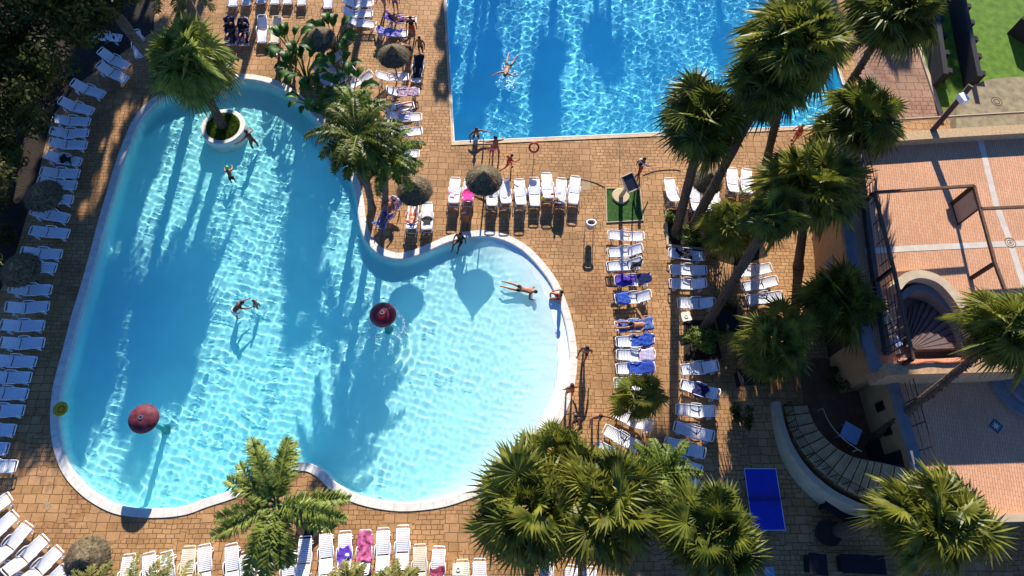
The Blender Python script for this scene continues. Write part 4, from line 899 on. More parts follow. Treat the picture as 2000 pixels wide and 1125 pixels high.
bpart(strip([(1660, 272), (1760, 266), (1880, 258), (2100, 246), (2300, 235)], .55, ZU, .5), 'north_parapet', M('ribbed_tile', 'b89a70', .75, .25, 9))
arc = curve_px([(1753, 560), (1770, 542), (1800, 535), (1838, 548), (1872, 585), (1897, 632), (1914, 690)])
bpart(strip(arc, .42, ZU, .75), 'curved_parapet', m_pale, False)
arc2 = curve_px([(1762, 580), (1785, 562), (1815, 566), (1846, 590), (1872, 630), (1888, 690)])
bpart(strip(arc2, .3, ZL+.1, .95), 'stair_well_ledge', m_grey)
fan_ = [P(u, v, ZL+.2) for u, v in curve_px([(1776, 600), (1795, 592), (1818, 600), (1842, 622), (1862, 652), (1874, 686)], 2)]; fc_ = P(1764, 690, ZL+.2)
for i in range(len(fan_)-1):
    z_ = ZL+.16+.065*i; a, b = fan_[i], fan_[i+1]; mb = MB(); mb.prism([fc_+(a-fc_)*.12, a, b, fc_+(b-fc_)*.12], ZL+.1, z_); so = bpart(mb, 'well_step', m_well)
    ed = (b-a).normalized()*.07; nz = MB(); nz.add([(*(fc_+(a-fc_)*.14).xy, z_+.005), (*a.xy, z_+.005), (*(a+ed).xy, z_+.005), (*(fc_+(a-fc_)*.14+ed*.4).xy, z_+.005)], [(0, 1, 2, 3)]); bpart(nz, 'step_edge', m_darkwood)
for a in ([(1912, 262), (1944, 395), (1972, 470), (2010, 590)], [(1690, 491), (1780, 485), (1950, 477), (2300, 465)]):
    q = [P(u, v, ZU) for u, v in a]; mb = MB(); vs = []
    for i, p in enumerate(q):
        t_ = (q[min(i+1, len(q)-1)]-q[max(i-1, 0)]).normalized(); nn = Vector((-t_.y, t_.x, 0))*.16; vs += [(p+nn).xy[:]+(ZU+.006+.004*(len(a) == 3),), (p-nn).xy[:]+(ZU+.006+.004*(len(a) == 3),)]
    zz = .006 if a[0][0] == 1912 else .011
    vs = [(v[0], v[1], ZU+zz) for v in vs]
    mb.add(vs, [(2*i, 2*i+1, 2*i+3, 2*i+2) for i in range(len(q)-1)]); bpart(mb, 'floor_band', m_paleb)
mc = P(1973, 474, ZU); mb = MB()
for r0, r1 in ((.0, .07), (.13, .17), (.24, .29)): mb.lathe([(r0, .016), (r1, .016)], 28, (mc.x, mc.y, ZU))
bpart(mb, 'floor_medallion', M('medallion', '8c6a50', .8))
mb = MB(); dcm = P(1945, 832, ZL)
for s, z in ((.36, .006),): mb.add([(dcm.x+s*math.cos(a), dcm.y+s*math.sin(a), ZL+z) for a in [k*math.pi/2 for k in range(4)]], [(0, 1, 2, 3)])
bpart(mb, 'floor_diamond', M('diamond_tile', '33505c', .6)); mb = MB()
mb.add([(dcm.x+s*math.cos(k*math.pi/8), dcm.y+s*math.sin(k*math.pi/8), ZL+.012) for k in range(16) for s in [(.26 if k % 4 == 0 else (.2 if k % 2 == 0 else .09))]], [tuple(range(16))]); bpart(mb, 'floor_star', m_paleb)
for k, r in enumerate((2.3, 1.75, 1.2)):
    cc = P(2020, 735, ZL); mb = MB(); mb.lathe([(r, ZL), (r, ZL+.2*(k+1)), (0, ZL+.2*(k+1))], 48, (cc.x, cc.y, 0)); bpart(mb, 'round_step', m_grey)
# windows and openings on the ochre west walls
def facade(pa, pb, zt, t0, t1, z0, z1, name, mat, d=.05):
    a, b = P(*pa, zt), P(*pb, zt); x = (b-a); x.z = 0; L_ = x.length; x.normalize(); nn = Vector((x.y, -x.x, 0))
    if (nn.x > 0): nn = -nn
    mb = MB(); p, q = a+x*L_*t0, a+x*L_*t1; mb.add([(*(s+nn*o_).xy, z) for s in (p, q) for o_ in (-.05, d) for z in (z0, z1)], [(0, 1, 3, 2), (4, 6, 7, 5), (0, 4, 5, 1), (2, 3, 7, 6), (0, 2, 6, 4), (1, 5, 7, 3)])
    return bpart(mb, name, mat)
for (pa, pb, zt, t0, t1, z0, z1) in (((1733, 735), (1775, 870), ZL, .28, .42, 1.1, 1.8), ((1733, 735), (1775, 870), ZL, .66, .78, 1.1, 1.8)):
    facade(pa, pb, zt, t0, t1, z0, z1, 'window', m_darkwood, .04)
    facade(pa, pb, zt, t0+.015, t1-.015, z0+.05, z1-.05, 'window_pane', m_glass, .055)
facade((1775, 870), (1812, 1015), ZL, .02, .3, 0, 2.0, 'garage_door', m_black, .04)
facade((1668, 560), (1690, 670), ZU, .15, .85, 0, 2.2, 'arch_shadow_panel', m_darkwood, .04)  # dark panel standing in for the shadow inside the arch
facade((1648, 420), (1668, 560), ZU, .38, .52, 1.2, 2.0, 'window', m_grey, .05)
# metal pergola frame and hanging panel on the upper terrace
pe = empty('pergola_frame', P(1800, 500, ZU)); tag(pe, 'dark steel frame of a pergola standing on the tiled terrace', 'pergola')
def ppart(mb, name, mat, par=pe):
    o = mb.build(name, mat, par); o.matrix_parent_inverse = Matrix.Translation(-par.location); return o
for a, b in (((1708, 376), (1902, 363)), ((1902, 363), (1914, 408)), ((1914, 408), (1943, 514)), ((1943, 514), (1962, 565)), ((1708, 376), (1745, 524)), ((1745, 524), (1784, 702)), ((1914, 408), (2090, 400))):
    mb = MB(); mb.bar(P(*a, ZT), P(*b, ZT), .13, .13); ppart(mb, 'beam', m_wood)
for a in ((1708, 376), (1745, 524), (1943, 514), (1784, 700), (1902, 363)):
    t_ = P(*a, ZT); mb = MB(); mb.box((t_.x, t_.y, (ZT+ZU)/2-.04), (.16, .16, ZT-ZU-.08)); ppart(mb, 'post', m_darkwood)
a, b = P(1902, 366, ZT), P(1914, 406, ZT)
for nm, tp, off, ss in (('hanging panel', 0, 0, 0),):
    se = empty('screen_panel', ((a+b)/2).xy.to_3d()+Vector((0, 0, ZU))); tag(se, 'beige screen in a dark frame hanging from the pergola', 'screen')
    dd = (b-a).normalized(); nn = Vector((-dd.y, dd.x, 0)); mb = MB()
    A = [a+dd*.08, b-dd*.08]
    mb.add([(*(p+nn*o_).xy, z) for p in A for o_ in (-.02, .02) for z in (ZU+.08, ZT-.1)], [(0, 1, 3, 2), (4, 6, 7, 5), (0, 4, 5, 1), (2, 3, 7, 6), (0, 2, 6, 4), (1, 5, 7, 3)]); ppart(mb, 'sheet', M('screen_beige', 'a89888', .8, .1, 3), se)
    mb = MB()
    for p, q in (((a, ZU+.05), (b, ZU+.05)), ((a, ZT-.08), (b, ZT-.08)), ((a, ZU+.05), (a, ZT-.08)), ((b, ZU+.05), (b, ZT-.08))): mb.bar(Vector((*p[0].xy, p[1])), Vector((*q[0].xy, q[1])), .07, .07)
    ppart(mb, 'frame', m_darkwood, se)
# the beam with its sloping post at the north edge
te = empty('terrace_truss', P(1810, 270, ZU)); tag(te, 'white beam carried by a rusty brown sloping post at the terrace edge', 'truss')
mb = MB(); mb.bar(P(1762, 234, 4.0), P(2200, 208, 4.0), .14, .1); ppart(mb, 'beam', m_pale, te); mb = MB(); mb.bar(P(1762, 234, 4.08), P(2200, 208, 4.08), .05, .05); ppart(mb, 'beam_cap', m_darkwood, te)
mb = MB(); mb.bar(P(1808, 270, ZU), P(1896, 167, 6.4), .26, .26); ppart(mb, 'post', m_wood, te)
mb = MB(); mb.box(P(1880, 192, 6.0), (.35, .5, .3), R(20)); ppart(mb, 'lamp_box', m_white, te)
# railings
def railing(px, zb, h, label, mat, step=1.1, name='railing', wires=2, zs=None):
    q = [P(u, v, (zb if zs is None else zs[i])) for i, (u, v) in enumerate(px)]; r = empty(name, q[0]); tag(r, label, 'railing')
    mb, ps = MB(), MB()
    for i in range(len(q)-1):
        a, b = q[i], q[i+1]
        for k in range(wires+1): hh = h*(k+1)/(wires+1); mb.tube([a+Vector((0, 0, hh))-q[0], b+Vector((0, 0, hh))-q[0]], .022 if k == wires else .012, 5)
        n = max(1, round((b-a).length/step))
        for k in (range(n+(i == len(q)-2)) if step < 2.5 else ([0] if i in (0, len(q)-2) else [])): p = a.lerp(b, k/n)-q[0]; MB().tube([p, p+Vector((0, 0, h))], .025, 6).build("post", mat, r)
    mb.build("rails", mat, r); return r
railing([(1677, 300), (1700, 400), (1718, 520), (1742, 688)], ZU+.3, .8, 'dark thin railing along the left edge of the upper terrace', m_darkwood)
railing([(1757, 742), (1795, 880), (1832, 1000)], ZL+.02, 1.0, 'dark railing along the left edge of the lower terrace', m_darkwood)
# loose poles leaning by the stair well
pl = empty('pole_bundle', P(1735, 640, ZU)); tag(pl, 'row of thin pale wooden poles leaning by the stair well', 'poles')
for k in range(6):
    mb = MB(); mb.tube([P(1722+4*k, 585+8*k, ZU+.5), P(1738+4*k, 695-k, ZU+.1)], .035, 6); ppart(mb, 'pole', m_pale, pl)
for k in range(4):
    mb = MB(); mb.tube([P(1722, 620+22*k, ZU+.45), P(1752+6*k, 598+20*k, ZU+.45)], .03, 6); ppart(mb, 'cross_pole', m_darkwood, pl)
mb = MB(); mb.tube(smoothline([P(1752, 706, ZU+.97), P(1780, 711, ZU+.96), P(1815, 706, ZU+.96), P(1850, 708, ZU+.96), P(1900, 703, ZU+.96)], 5), .05, 6); tag(mb.build('rolled_netting', M('orange_net', 'a8583c', .8, .3, 9)), 'roll of orange netting on the south parapet of the upper terrace', 'netting')
mb = MB(); mb.box(P(1748, 668, ZU+.1), (.35, .5, .3), .4); tag(mb.build('storage_box', M('pale_blue_box', '9ab0cc', .5)), 'pale blue box on the terrace beside the leaning poles', 'box')
# ------------------------------------------------------------------ curved outside stairs
def rising_wall(pts, w, hs, zb=0.):
    q = [P(p[0], p[1], z) for p, z in zip(pts, hs)]; n = len(q); L_, R_ = [], []
    for i, p in enumerate(q):
        t_ = (q[min(i+1, n-1)]-q[max(i-1, 0)]); t_.z = 0; t_.normalize(); nn = Vector((-t_.y, t_.x, 0))*w/2; L_.append(p+nn); R_.append(p-nn)
    vs = [(*p.xy, zb) for p in L_]+[(*p.xy, zb) for p in R_]+[tuple(p) for p in L_]+[tuple(p) for p in R_]; fs = []
    for i in range(n-1): fs += [(i, i+1, 2*n+i+1, 2*n+i), (n+i, 3*n+i, 3*n+i+1, n+i+1), (2*n+i, 2*n+i+1, 3*n+i+1, 3*n+i)]
    fs += [(0, 2*n, 3*n, n), (n-1, 2*n-1, 4*n-1, 3*n-1)]; mb = MB(); mb.add(vs, fs); return mb
se = empty('curved_staircase', P(1600, 880)); se.location.z = 0; tag(se, 'curved stone staircase with pale outer wall rising to the lower terrace', 'staircase')
outer = smoothline([Vector((*q, 0)) for q in [(1532, 792), (1543, 835), (1563, 875), (1594, 912), (1633, 945), (1672, 967), (1706, 978), (1760, 985)]], 4)
inner = smoothline([Vector((*q, 0)) for q in [(1575, 790), (1588, 825), (1608, 853), (1634, 876), (1665, 893), (1695, 900), (1722, 905), (1768, 915)]], 4)
outer = outer[::2]; inner = inner[::2]; ns = len(outer)-1; kw = []; prev = None
stp = MB()
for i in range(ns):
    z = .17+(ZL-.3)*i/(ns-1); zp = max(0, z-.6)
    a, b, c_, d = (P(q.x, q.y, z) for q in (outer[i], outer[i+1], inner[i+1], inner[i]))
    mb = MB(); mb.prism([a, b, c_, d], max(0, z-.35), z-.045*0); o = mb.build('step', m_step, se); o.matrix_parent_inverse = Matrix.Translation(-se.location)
    ed = (b-a).normalized()*.05; nz = MB(); nz.add([(*(a+ed).xy, z+.004), (*a.xy, z+.004), (*d.xy, z+.004), (*(d+ed).xy, z+.004)], [(0, 1, 2, 3)]); o2 = nz.build('step_shadow_line', m_darkwood, o, fix=False); o2.matrix_parent_inverse = Matrix.Identity(4)  # dark strip drawn in as the shadow line of each step
for pts_, nm in ((outer, 'outer_base'), (inner, 'inner_base')):
    o = rising_wall(pts_, .06, [max(.05, .1+(ZL-.3)*i/ns-.05) for i in range(len(pts_))]).build(nm, m_wallo, se); o.matrix_parent_inverse = Matrix.Translation(-se.location)
ow = curve_px([(1518, 784), (1528, 830), (1546, 876), (1576, 920), (1618, 957), (1655, 978), (1690, 992), (1750, 1000)], 4)
o = rising_wall(ow, .3, [.5+2.0*i/(len(ow)-1) for i in range(len(ow))]).build('outer_wall', m_pale, se); o.matrix_parent_inverse = Matrix.Translation(-se.location)
rp = [(1531, 792), (1545, 845), (1575, 890), (1620, 932), (1670, 960), (1705, 972)]
railing(rp, 0, .85, 'dark handrail on the outer side of the curved staircase', m_darkwood, .5, 'handrail', 3, [.3+2.2*i/5 for i in range(6)])
railing(curve_px([(1598, 802), (1612, 832), (1638, 862), (1672, 886)], 4), 0, .5, 'pale curved handrail on the inner side of the curved staircase', m_pale, 3, 'handrail', 0, [.2+1.5*i/12 for i in range(13)])
# ------------------------------------------------------------------ stage and bleachers at the upper right
se2 = empty('round_stage', P(1960, 190)); se2.location.z = 0; tag(se2, 'weathered round stage floor beside the green lawn', 'stage')
q = [P(u, v, .6)-se2.location for u, v in [(1868, 218), (1874, 190), (1895, 168), (1930, 155), (1975, 150), (2200, 150), (2200, 245), (1868, 262)]]; mb = MB(); mb.prism(q, 0, .6); mb.build('stage_floor', M('stage_boards', '8c8062', .85, .3, 2.5), se2)
mc = P(1947, 198, .61)-se2.location; mb = MB()
for r0, r1 in ((.30, .34), (.16, .2)): mb.lathe([(r0, .606), (r1, .606)], 30, (mc.x, mc.y, 0))
mb.build('floor_ring', m_darkwood, se2)
def bleacher(a, b, label, n):
    pa, pb = P(*a, 1.0), P(*b, 1.0); be = empty('garden_wall', (pa.x, pa.y, 0)); tag(be, label, 'wall', 'dark walls beside the lawn'); d = pb-pa; d.z = 0; nn = Vector((-d.y, d.x, 0)).normalized()
    if nn.x < 0: nn = -nn
    mb = MB(); mb.bar(Vector((0, 0, .65)), Vector((d.x, d.y, .65)), .3, 1.3); mb.build('wall', m_darkwall, be)
    for i in range(n):
        p = d*(i+.5)/n+nn*.35; mb = MB(); mb.box((p.x, p.y, .45), (.75, .35, .9), math.atan2(nn.y, nn.x)); mb.build('buttress', m_darkwall, be)
bleacher((1818, -20), (1842, 150), 'left dark buttressed wall between the path and the lawn', 5)
bleacher((1868, -40), (1908, 155), 'right dark buttressed wall standing on the lawn', 6)
bleacher((1990, 40), (2070, 90), 'short dark wall at the right edge of the lawn', 3)
ke = MB(); kk = [P(u, v) for u, v in [(1755, -200), (1772, 20), (1802, 120), (1838, 226)]]
for i in range(3): ke.bar(kk[i]+Vector((0, 0, .06)), kk[i+1]+Vector((0, 0, .06)), .2, .12)
tag(ke.build('path_kerb', m_pale), kind='structure')
# planting kerb under the tall palms
ke = MB(); kk = [P(u, v) for u, v in [(1300, 410), (1303, 480), (1400, 490)]]
for i in range(2): ke.bar(kk[i]+Vector((0, 0, .05)), kk[i+1]+Vector((0, 0, .05)), .12, .1)
tag(ke.build('planting_kerb', m_pale), kind='structure')
gs('planting_bed', [(1303, 410), (1400, 405), (1470, 420), (1500, 500), (1440, 520), (1306, 480)], .006, m_soil)
gs('planting_bed', [(1335, 625), (1395, 625), (1410, 700), (1335, 705)], .006, m_soil)
gs('court_floor', [(1560, 700), (1690, 700), (1780, 980), (1640, 960), (1575, 850)], .006, M('court_paving', '6a4a34', .85, .25, 3))

# ------------------------------------------------------------------ people
SKIN = {'tan': M('skin_tan', 'a86a48', .55, .08, 8), 'brown': M('skin_brown', '7c4a30', .55, .08, 8), 'fair': M('skin_fair', 'c89070', .55, .08, 8)}
HAIR = {'dark': M('hair_dark', '1a1210', .7), 'brown': M('hair_brown', '3a2416', .7), 'blond': M('hair_blond', 'a88450', .7), 'lime': M('cap_lime', '9ad030', .6), 'blue': M('cap_blue', '2c58b0', .6), 'white': M('cap_white', 'e8e8ea', .6), 'pink': M('cap_pink', 'd890b0', .6)}
def V3(*a): return Vector(a).normalized()
def skin_mesh(nodes, edges, sub=2):
    me = bpy.data.meshes.new('tmp'); me.from_pydata([n[0] for n in nodes], edges, []); o = bpy.data.objects.new('tmp', me); COL.objects.link(o)
    sk = o.modifiers.new('s', 'SKIN'); sk.use_smooth_shade = True
    for i, n in enumerate(nodes): me.skin_vertices[0].data[i].radius = n[1] if isinstance(n[1], tuple) else (n[1], n[1])
    me.skin_vertices[0].data[0].use_root = True
    sb = o.modifiers.new('b', 'SUBSURF'); sb.levels = sub
    dg = bpy.context.evaluated_depsgraph_get(); ev = bpy.data.meshes.new_from_object(o.evaluated_get(dg)); bpy.data.objects.remove(o); bpy.data.meshes.remove(me)
    vs = [tuple(v.co) for v in ev.vertices]; fs = [tuple(p.vertices) for p in ev.polygons]; bpy.data.meshes.remove(ev); return vs, fs
POSE = {
 'stand': dict(T=V3(0, .03, 1), th=(V3(-.06, .05, -1), V3(.08, -.05, -1)), sh=(V3(0, -.05, -1), V3(0, -.12, -1)), ua=(V3(-.35, 0, -1), V3(.35, .1, -1)), fa=(V3(-.1, .3, -1), V3(.1, .4, -1))),
 'walk': dict(T=V3(0, .08, 1), th=(V3(-.05, .42, -1), V3(.05, -.3, -1)), sh=(V3(0, .05, -1), V3(0, -.75, -1)), ua=(V3(-.3, -.45, -1), V3(.3, .45, -1)), fa=(V3(-.1, .1, -1), V3(.1, 1, -.8))),
 'run': dict(T=V3(0, .3, 1), th=(V3(-.05, .9, -1), V3(.05, -.6, -1)), sh=(V3(0, -.1, -1), V3(0, -1.2, -.5)), ua=(V3(-.35, -.8, -.9), V3(.35, .8, -.9)), fa=(V3(-.1, .7, -.6), V3(-.1, 1, .3))),
 'arms': dict(T=V3(0, .15, 1), th=(V3(-.1, .15, -1), V3(.12, -.1, -1)), sh=(V3(0, -.1, -1), V3(0, -.15, -1)), ua=(V3(-1, .35, -.35), V3(.9, .3, -.6)), fa=(V3(-1, .5, -.1), V3(.2, 1, -.4))),
 'bend': dict(T=V3(0, .9, .75), th=(V3(-.1, .1, -1), V3(.12, 0, -1)), sh=(V3(0, -.1, -1), V3(0, -.1, -1)), ua=(V3(-.3, .7, -.8), V3(.3, .9, -.6)), fa=(V3(0, 1, -.3), V3(0, 1, -.4))),
 'sit': dict(T=V3(0, -.05, 1), th=(V3(-.15, 1, -.05), V3(.15, 1, 0)), sh=(V3(0, .1, -1), V3(0, .25, -1)), ua=(V3(-.4, -.2, -1), V3(.4, .3, -.8)), fa=(V3(-.1, .2, -1), V3(-.3, 1, -.3))),
 'lie': dict(T=V3(0, -1, .12), th=(V3(-.1, 1, .02), V3(.12, 1, .3)), sh=(V3(0, 1, -.02), V3(0, 1, -.55)), ua=(V3(-.7, .7, 0), V3(.8, -.2, 0)), fa=(V3(.1, 1, .1), V3(-.3, -1, .2))),
 'recline': dict(T=V3(0, -1, .55), th=(V3(-.1, 1, .05), V3(.12, 1, .4)), sh=(V3(0, 1, -.05), V3(0, 1, -.75)), ua=(V3(-.5, .6, -.2), V3(.5, .5, -.1)), fa=(V3(.3, 1, .5), V3(-.3, 1, .5))),
 'prone': dict(T=V3(0, 1, .12), th=(V3(-.12, -1, -.03), V3(.12, -1, .03)), sh=(V3(0, -1, 0), V3(.03, -1, .06)), ua=(V3(-.6, .1, -.9), V3(.6, .1, -.9)), fa=(V3(.1, 1, -.1), V3(-.1, 1, -.1))),
 'swim': dict(T=V3(0, 1, .05), th=(V3(-.25, -1, -.05), V3(.2, -1, .02)), sh=(V3(-.2, -1, .1), V3(.1, -1, -.1)), ua=(V3(-1, .35, 0), V3(1, .5, 0)), fa=(V3(-.8, -.4, 0), V3(.7, .9, 0))),
}
SHOE = None
def person(px, z, rz, pose, label, hgt=1.72, skin='tan', hair='dark', bottom='navy', top=None, hip=None, receiver=False, world=None):
    """px is where the feet stand (or, for a sitting or lying figure, where the hips rest) at height z"""
    po = POSE[pose]; k = hgt/1.72; T = po['T']; X_ = Vector((1, 0, 0)); lie = pose in ('sit', 'lie', 'recline', 'prone', 'swim')
    pel = Vector((0, 0, 0)); chest = pel+T*.26; nb = pel+T*.47
    H = (T+Vector((0, .12, .35 if lie else .0))).normalized(); nk = nb+H*.09; hd = nb+H*.19; ht = nb+H*.27
    nodes = [(pel, (.135, .10)), (pel+T*.13, (.125, .09)), (chest, (.15, .105)), (nb, (.11, .08)), (nk, .052), (hd, (.078, .092)), (ht, (.06, .07))]; edges = [(0, 1), (1, 2), (2, 3), (3, 4), (4, 5), (5, 6)]
    face = Vector((0, 1, 0)) if not lie or pose == 'sit' else Vector((0, 0, 1)) if pose in ('lie', 'recline') else Vector((0, 0, -1))
    hands = []; J = {}
    for s, ix in ((-1, 0), (1, 1)):
        shd = nb-T*.03+X_*s*.165; el = shd+po['ua'][ix]*.28; wr = el+po['fa'][ix]*.25; hn = wr+po['fa'][ix]*.09
        b = len(nodes); nodes += [(shd, .058), (el, .043), (wr, .028), (hn, (.04, .018))]; edges += [(3, b), (b, b+1), (b+1, b+2), (b+2, b+3)]; hands.append((wr, hn, po['fa'][ix], s))
        hp = pel+X_*s*.085-T*.04; kn = hp+po['th'][ix]*.43; an = kn+po['sh'][ix]*.41
        fd = Vector((0, 1, -.05)) if pose not in ('lie', 'recline', 'prone', 'swim') else (Vector((0, .3, 1)) if pose in ('lie', 'recline') else Vector((0, -1, -.2))); fd.normalize()
        toe = an+fd*.17+Vector((0, 0, -.02)); b = len(nodes); nodes += [(hp, .088), (kn, .056), (an, .036), (an+fd*.06+Vector((0, 0, -.035)), (.042, .03)), (toe, (.036, .018))]; edges += [(0, b), (b, b+1), (b+1, b+2), (b+2, b+3), (b+3, b+4)]
        J[s] = (shd, el, hp, kn, an)
    low = min(J[-1][4].z, J[1][4].z)-.06 if not lie else (-.10)
    vs, fs = skin_mesh(nodes, edges); mb = MB(); mb.add(vs, fs)
    for wr, hn, fa, s in hands:     # five fingers rooted in the palm
        sd_ = fa.cross(Vector((0, 0, 1))); sd_ = sd_.normalized() if sd_.length > .1 else Vector((0, 1, 0)); dn = fa.cross(sd_).normalized()
        for i, L_ in enumerate((.062, .075, .07, .055)):
            o_ = hn-fa*.01+sd_*(-.028+.0185*i); mb.tube([o_, o_+fa*L_*.55+dn*.006, o_+fa*L_*.95+dn*.026], [.0095, .009, .0065], 5)
        o_ = wr+fa*.035+sd_*.03; mb.tube([o_, o_+(fa+sd_*.9).normalized()*.04, o_+(fa+sd_*.4).normalized()*.065+dn*.012], [.011, .0105, .008], 5)
    # nose, chin and ears grow out of the head
    fc = (face-H*face.dot(H)).normalized(); sx = H.cross(fc)
    mb.tube([hd+fc*.075+H*.02, hd+fc*.108-H*.012, hd+fc*.08-H*.02], [.008, .014, .012], 6); mb.tube([hd+fc*.05-H*.075, hd+fc*.08-H*.07], [.03, .018], 6)
    for s in (-1, 1): mb.tube([hd+sx*s*.07+H*.02, hd+sx*s*.088-fc*.01], [.02, .016], 6)
    if world is not None: loc = Vector(world)
    else: loc = P(*px, z)
    e = empty('person', loc, rz); tag(e, label, 'person', 'bathers and guests'); e.scale = (k*1.13, k*1.13, k)
    def put(m_, name, mat, sm=True):
        o = m_.build(name, mat, e, sm, fix=False); o.location = (0, 0, -low)
        if receiver: o.cycles.is_caustics_receiver = True
        return o
    put(mb, 'body', SKIN[skin])
    ey = MB()
    for s in (-1, 1): ey.lathe([(0, -.008), (.008, 0), (0, .008)], 6, hd+fc*.088+sx*s*.03+H*.012)
    put(ey, 'eyes', HAIR['dark'])
    hm = MB(); c_ = hd+H*.035-fc*.02; rings_ = []
    for i in range(9):
        a = math.pi*i/8
        for j in range(14):
            b = 2*math.pi*j/14; v = H*math.cos(a)*.098+(sx*math.cos(b)*.092+fc*math.sin(b)*.10)*math.sin(a)
            if v.dot(fc) > .03 and v.dot(H) < .035: v = v*.72
            rings_.append(c_+v)
    hm.add(rings_, [(i*14+j, i*14+(j+1) % 14, (i+1)*14+(j+1) % 14, (i+1)*14+j) for i in range(8) for j in range(14)]); put(hm, 'hair' if hair in ('dark', 'brown', 'blond') else 'cap', HAIR[hair])
    if bottom:
        bn = [(pel-T*.02, (.152, .118)), (pel+T*.09, (.142, .108))]; be = [(0, 1)]
        for s in (-1, 1):
            hp, kn = J[s][2], J[s][3]; b = len(bn); bn += [(hp, .104), (hp.lerp(kn, .55), .088)]; be += [(0, b), (b, b+1)]
        v_, f_ = skin_mesh(bn, be, 1); m_ = MB(); m_.add(v_, f_); put(m_, 'shorts', bottom)
    if top:
        bn = [(pel+T*.06, (.15, .115)), (chest, (.168, .122)), (nb-T*.01, (.125, .094))]; be = [(0, 1), (1, 2)]
        for s in (-1, 1):
            shd, el = J[s][0], J[s][1]; b = len(bn); bn += [(shd, .074), (shd.lerp(el, .5), .064)]; be += [(2, b), (b, b+1)]
        v_, f_ = skin_mesh(bn, be, 1); m_ = MB(); m_.add(v_, f_); put(m_, 'shirt', top)
    return e
r_ = lambda d: R(d)
c_red, c_dark, c_blue, c_white, c_pinkc, c_orange = M('cloth_red', 'c02018', .8), M('cloth_dark', '15161c', .8), M('cloth_blue', '1c3c90', .8), M('cloth_white', 'd8dae2', .8), M('cloth_pink', 'd07898', .8), M('cloth_orange', 'c85a34', .8)
person((501, 292), -.72, r_(60), 'arms', 'man in red shorts wading with one hand on the round planter', 1.75, 'brown', 'dark', c_red, receiver=True)
person((459, 360), -.75, r_(20), 'bend', 'child with a lime cap wading below the round planter', 1.35, 'tan', 'lime', c_dark, receiver=True)
person((468, 620), -.75, r_(-60), 'bend', 'dark-haired adult bending towards a child in the lagoon', 1.7, 'brown', 'dark', c_white, receiver=True)
person((508, 603), -.65, r_(80), 'stand', 'small child facing the bending adult in the lagoon', 1.15, 'tan', 'brown', c_dark, receiver=True)
person((992, 133), -.16, r_(165), 'swim', 'swimmer in dark trunks splashing in the swimming pool', 1.75, 'tan', 'dark', c_dark, receiver=True)
person((930, 281), -.85, r_(200), 'arms', 'person climbing the ladder in the corner of the swimming pool', 1.7, 'brown', 'dark', c_dark, receiver=True)
person((968, 306), .0, r_(15), 'arms', 'bare-chested man in pink shorts on the edge of the swimming pool', 1.78, 'brown', 'dark', c_pinkc)
person((960, 305), .0, r_(180), 'stand', 'child in a pink shirt next to the man on the pool edge', 1.1, 'tan', 'brown', c_blue, c_pinkc)
person((992, 330), .0, r_(-70), 'run', 'boy in a red shirt hurrying past the straw parasol', 1.45, 'tan', 'dark', c_red, c_red)
person((1246, 341), .0, r_(-55), 'walk', 'walker in a white shirt and red shorts near the solar panel', 1.65, 'brown', 'dark', c_red, c_white)
person((910, 438), .0, r_(170), 'stand', 'person with a pinkish cap standing behind the straw parasol shadow', 1.4, 'brown', 'pink', c_orange, c_orange)
person((899, 470), .02, r_(150), 'sit', 'dark-haired person sitting on the lagoon edge with feet in water', 1.65, 'brown', 'dark', c_dark, c_dark, receiver=True)
person((1019, 566), -.12, r_(72), 'prone', 'woman in a dark bikini stretched out face down in shallow water', 1.72, 'tan', 'dark', c_dark, receiver=True).rotation_euler = (0, 0, r_(-106))
person((1093, 581), .03, r_(80), 'sit', 'person in red sitting on the right rim of the lagoon', 1.65, 'tan', 'dark', c_red, receiver=True)
person((1139, 697), .0, r_(160), 'walk', 'topmost walker on the deck right of the lagoon', 1.75, 'brown', 'dark', c_dark)
person((1110, 772), .0, r_(10), 'stand', 'walker in red shorts close to the right rim of the lagoon', 1.78, 'tan', 'brown', c_red)
person((1120, 826), .0, r_(100), 'walk', 'walker in dark swimwear between the lagoon rim and the young palm', 1.62, 'tan', 'dark', c_dark, c_dark)
person((1163, 822), .0, r_(185), 'arms', 'walker with arms out left of the young fan palm', 1.7, 'tan', 'brown', c_dark)
def on_lounger(key, label, skin, hair, bottom, top=None, pose='lie', hgt=1.7, y=-.0, z=.45):
    o = LG[key]; w = o.location+Matrix.Rotation(o.rotation_euler.z, 3, 'Z') @ Vector((0, y, 0)); person(None, 0, o.rotation_euler.z+math.pi, pose, label, hgt, skin, hair, bottom, top, world=(w.x, w.y, z-.1))
on_lounger(('c', 5), 'person sunbathing on a blue printed towel in the sunlit column', 'tan', 'brown', c_dark)
on_lounger(('n', 0), 'left one of two people lying in the upper left shade', 'brown', 'dark', c_dark, c_dark, 'recline')
on_lounger(('n', 1), 'right one of two people lying in the upper left shade', 'brown', 'dark', c_dark, c_dark, 'recline')
on_lounger(('striped', 0), 'person reading on the striped towel by the lagoon edge', 'tan', 'dark', c_blue, None, 'recline')
on_lounger(('pair', 0), 'person with a blue cap and orange shirt lying by the lagoon edge', 'fair', 'blue', c_orange, c_orange, 'recline', 1.6)
on_lounger(('m', 7), 'person in white clothes on the lounger nearest the feather palms', 'tan', 'brown', c_white, c_white, 'recline', 1.6)
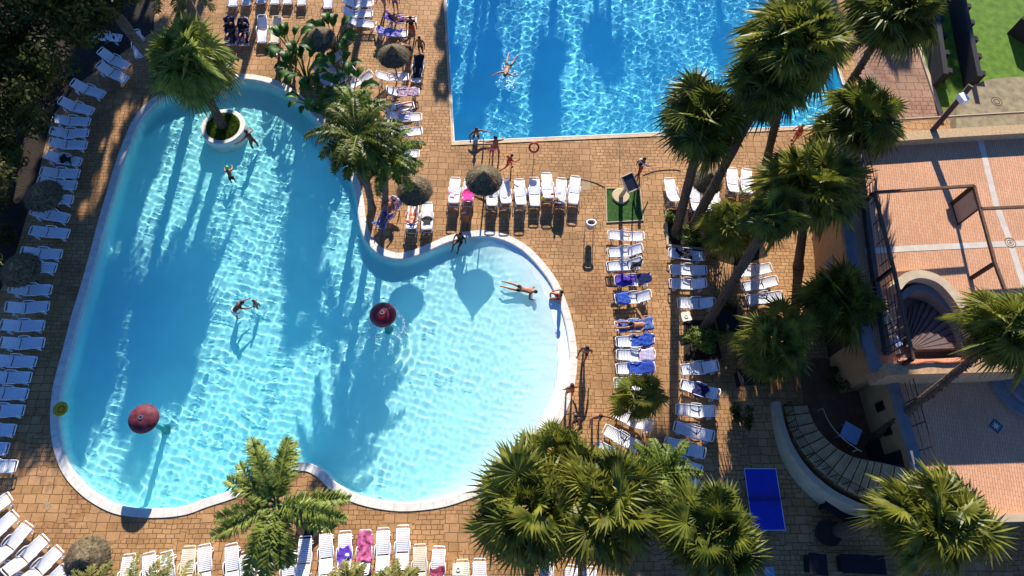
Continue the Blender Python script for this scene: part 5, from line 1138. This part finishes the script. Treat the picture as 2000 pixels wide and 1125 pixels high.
on_lounger(('m', 3), 'person in violet on the upper loungers left of the swimming pool', 'tan', 'dark', t_purple, None, 'recline', 1.6)
person((548, 108), .36, r_(200), 'sit', 'person in pink sitting on a small white stool by the plants', 1.6, 'brown', 'dark', c_pinkc, c_pinkc)
person((806, 72), .0, r_(190), 'stand', 'person in dark top and red scarf standing between the loungers', 1.7, 'brown', 'dark', c_red, c_dark)
person((801, 112), .0, r_(120), 'bend', 'bare-backed man leaning over beside the straw parasol', 1.72, 'brown', 'dark', c_dark)
person((823, 108), .0, r_(170), 'stand', 'slim boy standing nearest the swimming pool', 1.6, 'brown', 'dark', c_dark)
person((752, 20), .0, r_(160), 'walk', 'person in a flowered dress at the top edge, left one', 1.65, 'tan', 'brown', t_floral, t_floral)
person((774, 22), .0, r_(180), 'stand', 'person in a violet dress at the top edge, right one', 1.65, 'tan', 'dark', t_purple, t_purple)
person((948, 938), -.5, r_(40), 'stand', 'bather in the lagoon half hidden by the leftmost palm crown', 1.2, 'fair', 'brown', c_red, receiver=True)
person((1548, 276), .0, r_(100), 'stand', 'person in red between the tall palms at the pool edge', 1.6, 'tan', 'dark', c_red, c_red)
person((1087, 398), .35, r_(180), 'sit', 'child in red sitting between two loungers in the middle row', 1.1, 'tan', 'blond', c_red, c_red)
# things at the feet of the middle row
for (u, v, r, lab, mt) in ((1063, 387, .16, 'yellow ball lying on a lounger in the middle row', m_yellow), (1079, 381, .13, 'red ball beside the yellow one in the middle row', c_red), (678, 1085, .1, 'white ball at the edge of the purple towel', m_white), (747, 1123, .16, 'white sun hat at the bottom edge under the tallest loungers', m_white)):
    b = P(u, v, .5); mb = MB(); mb.lathe([(0, -r)]+[(r*math.sin(math.pi*i/10), -r*math.cos(math.pi*i/10)) for i in range(1, 10)]+[(0, r)], 16); o = mb.build('beach_ball' if 'ball' in lab else 'sun_hat', mt, None, True); o.location = b; tag(o, lab, 'ball' if 'ball' in lab else 'hat')
# remove the pieces no longer used
for m_ in [m_ for m_ in bpy.data.meshes if m_.users == 0]: bpy.data.meshes.remove(m_)
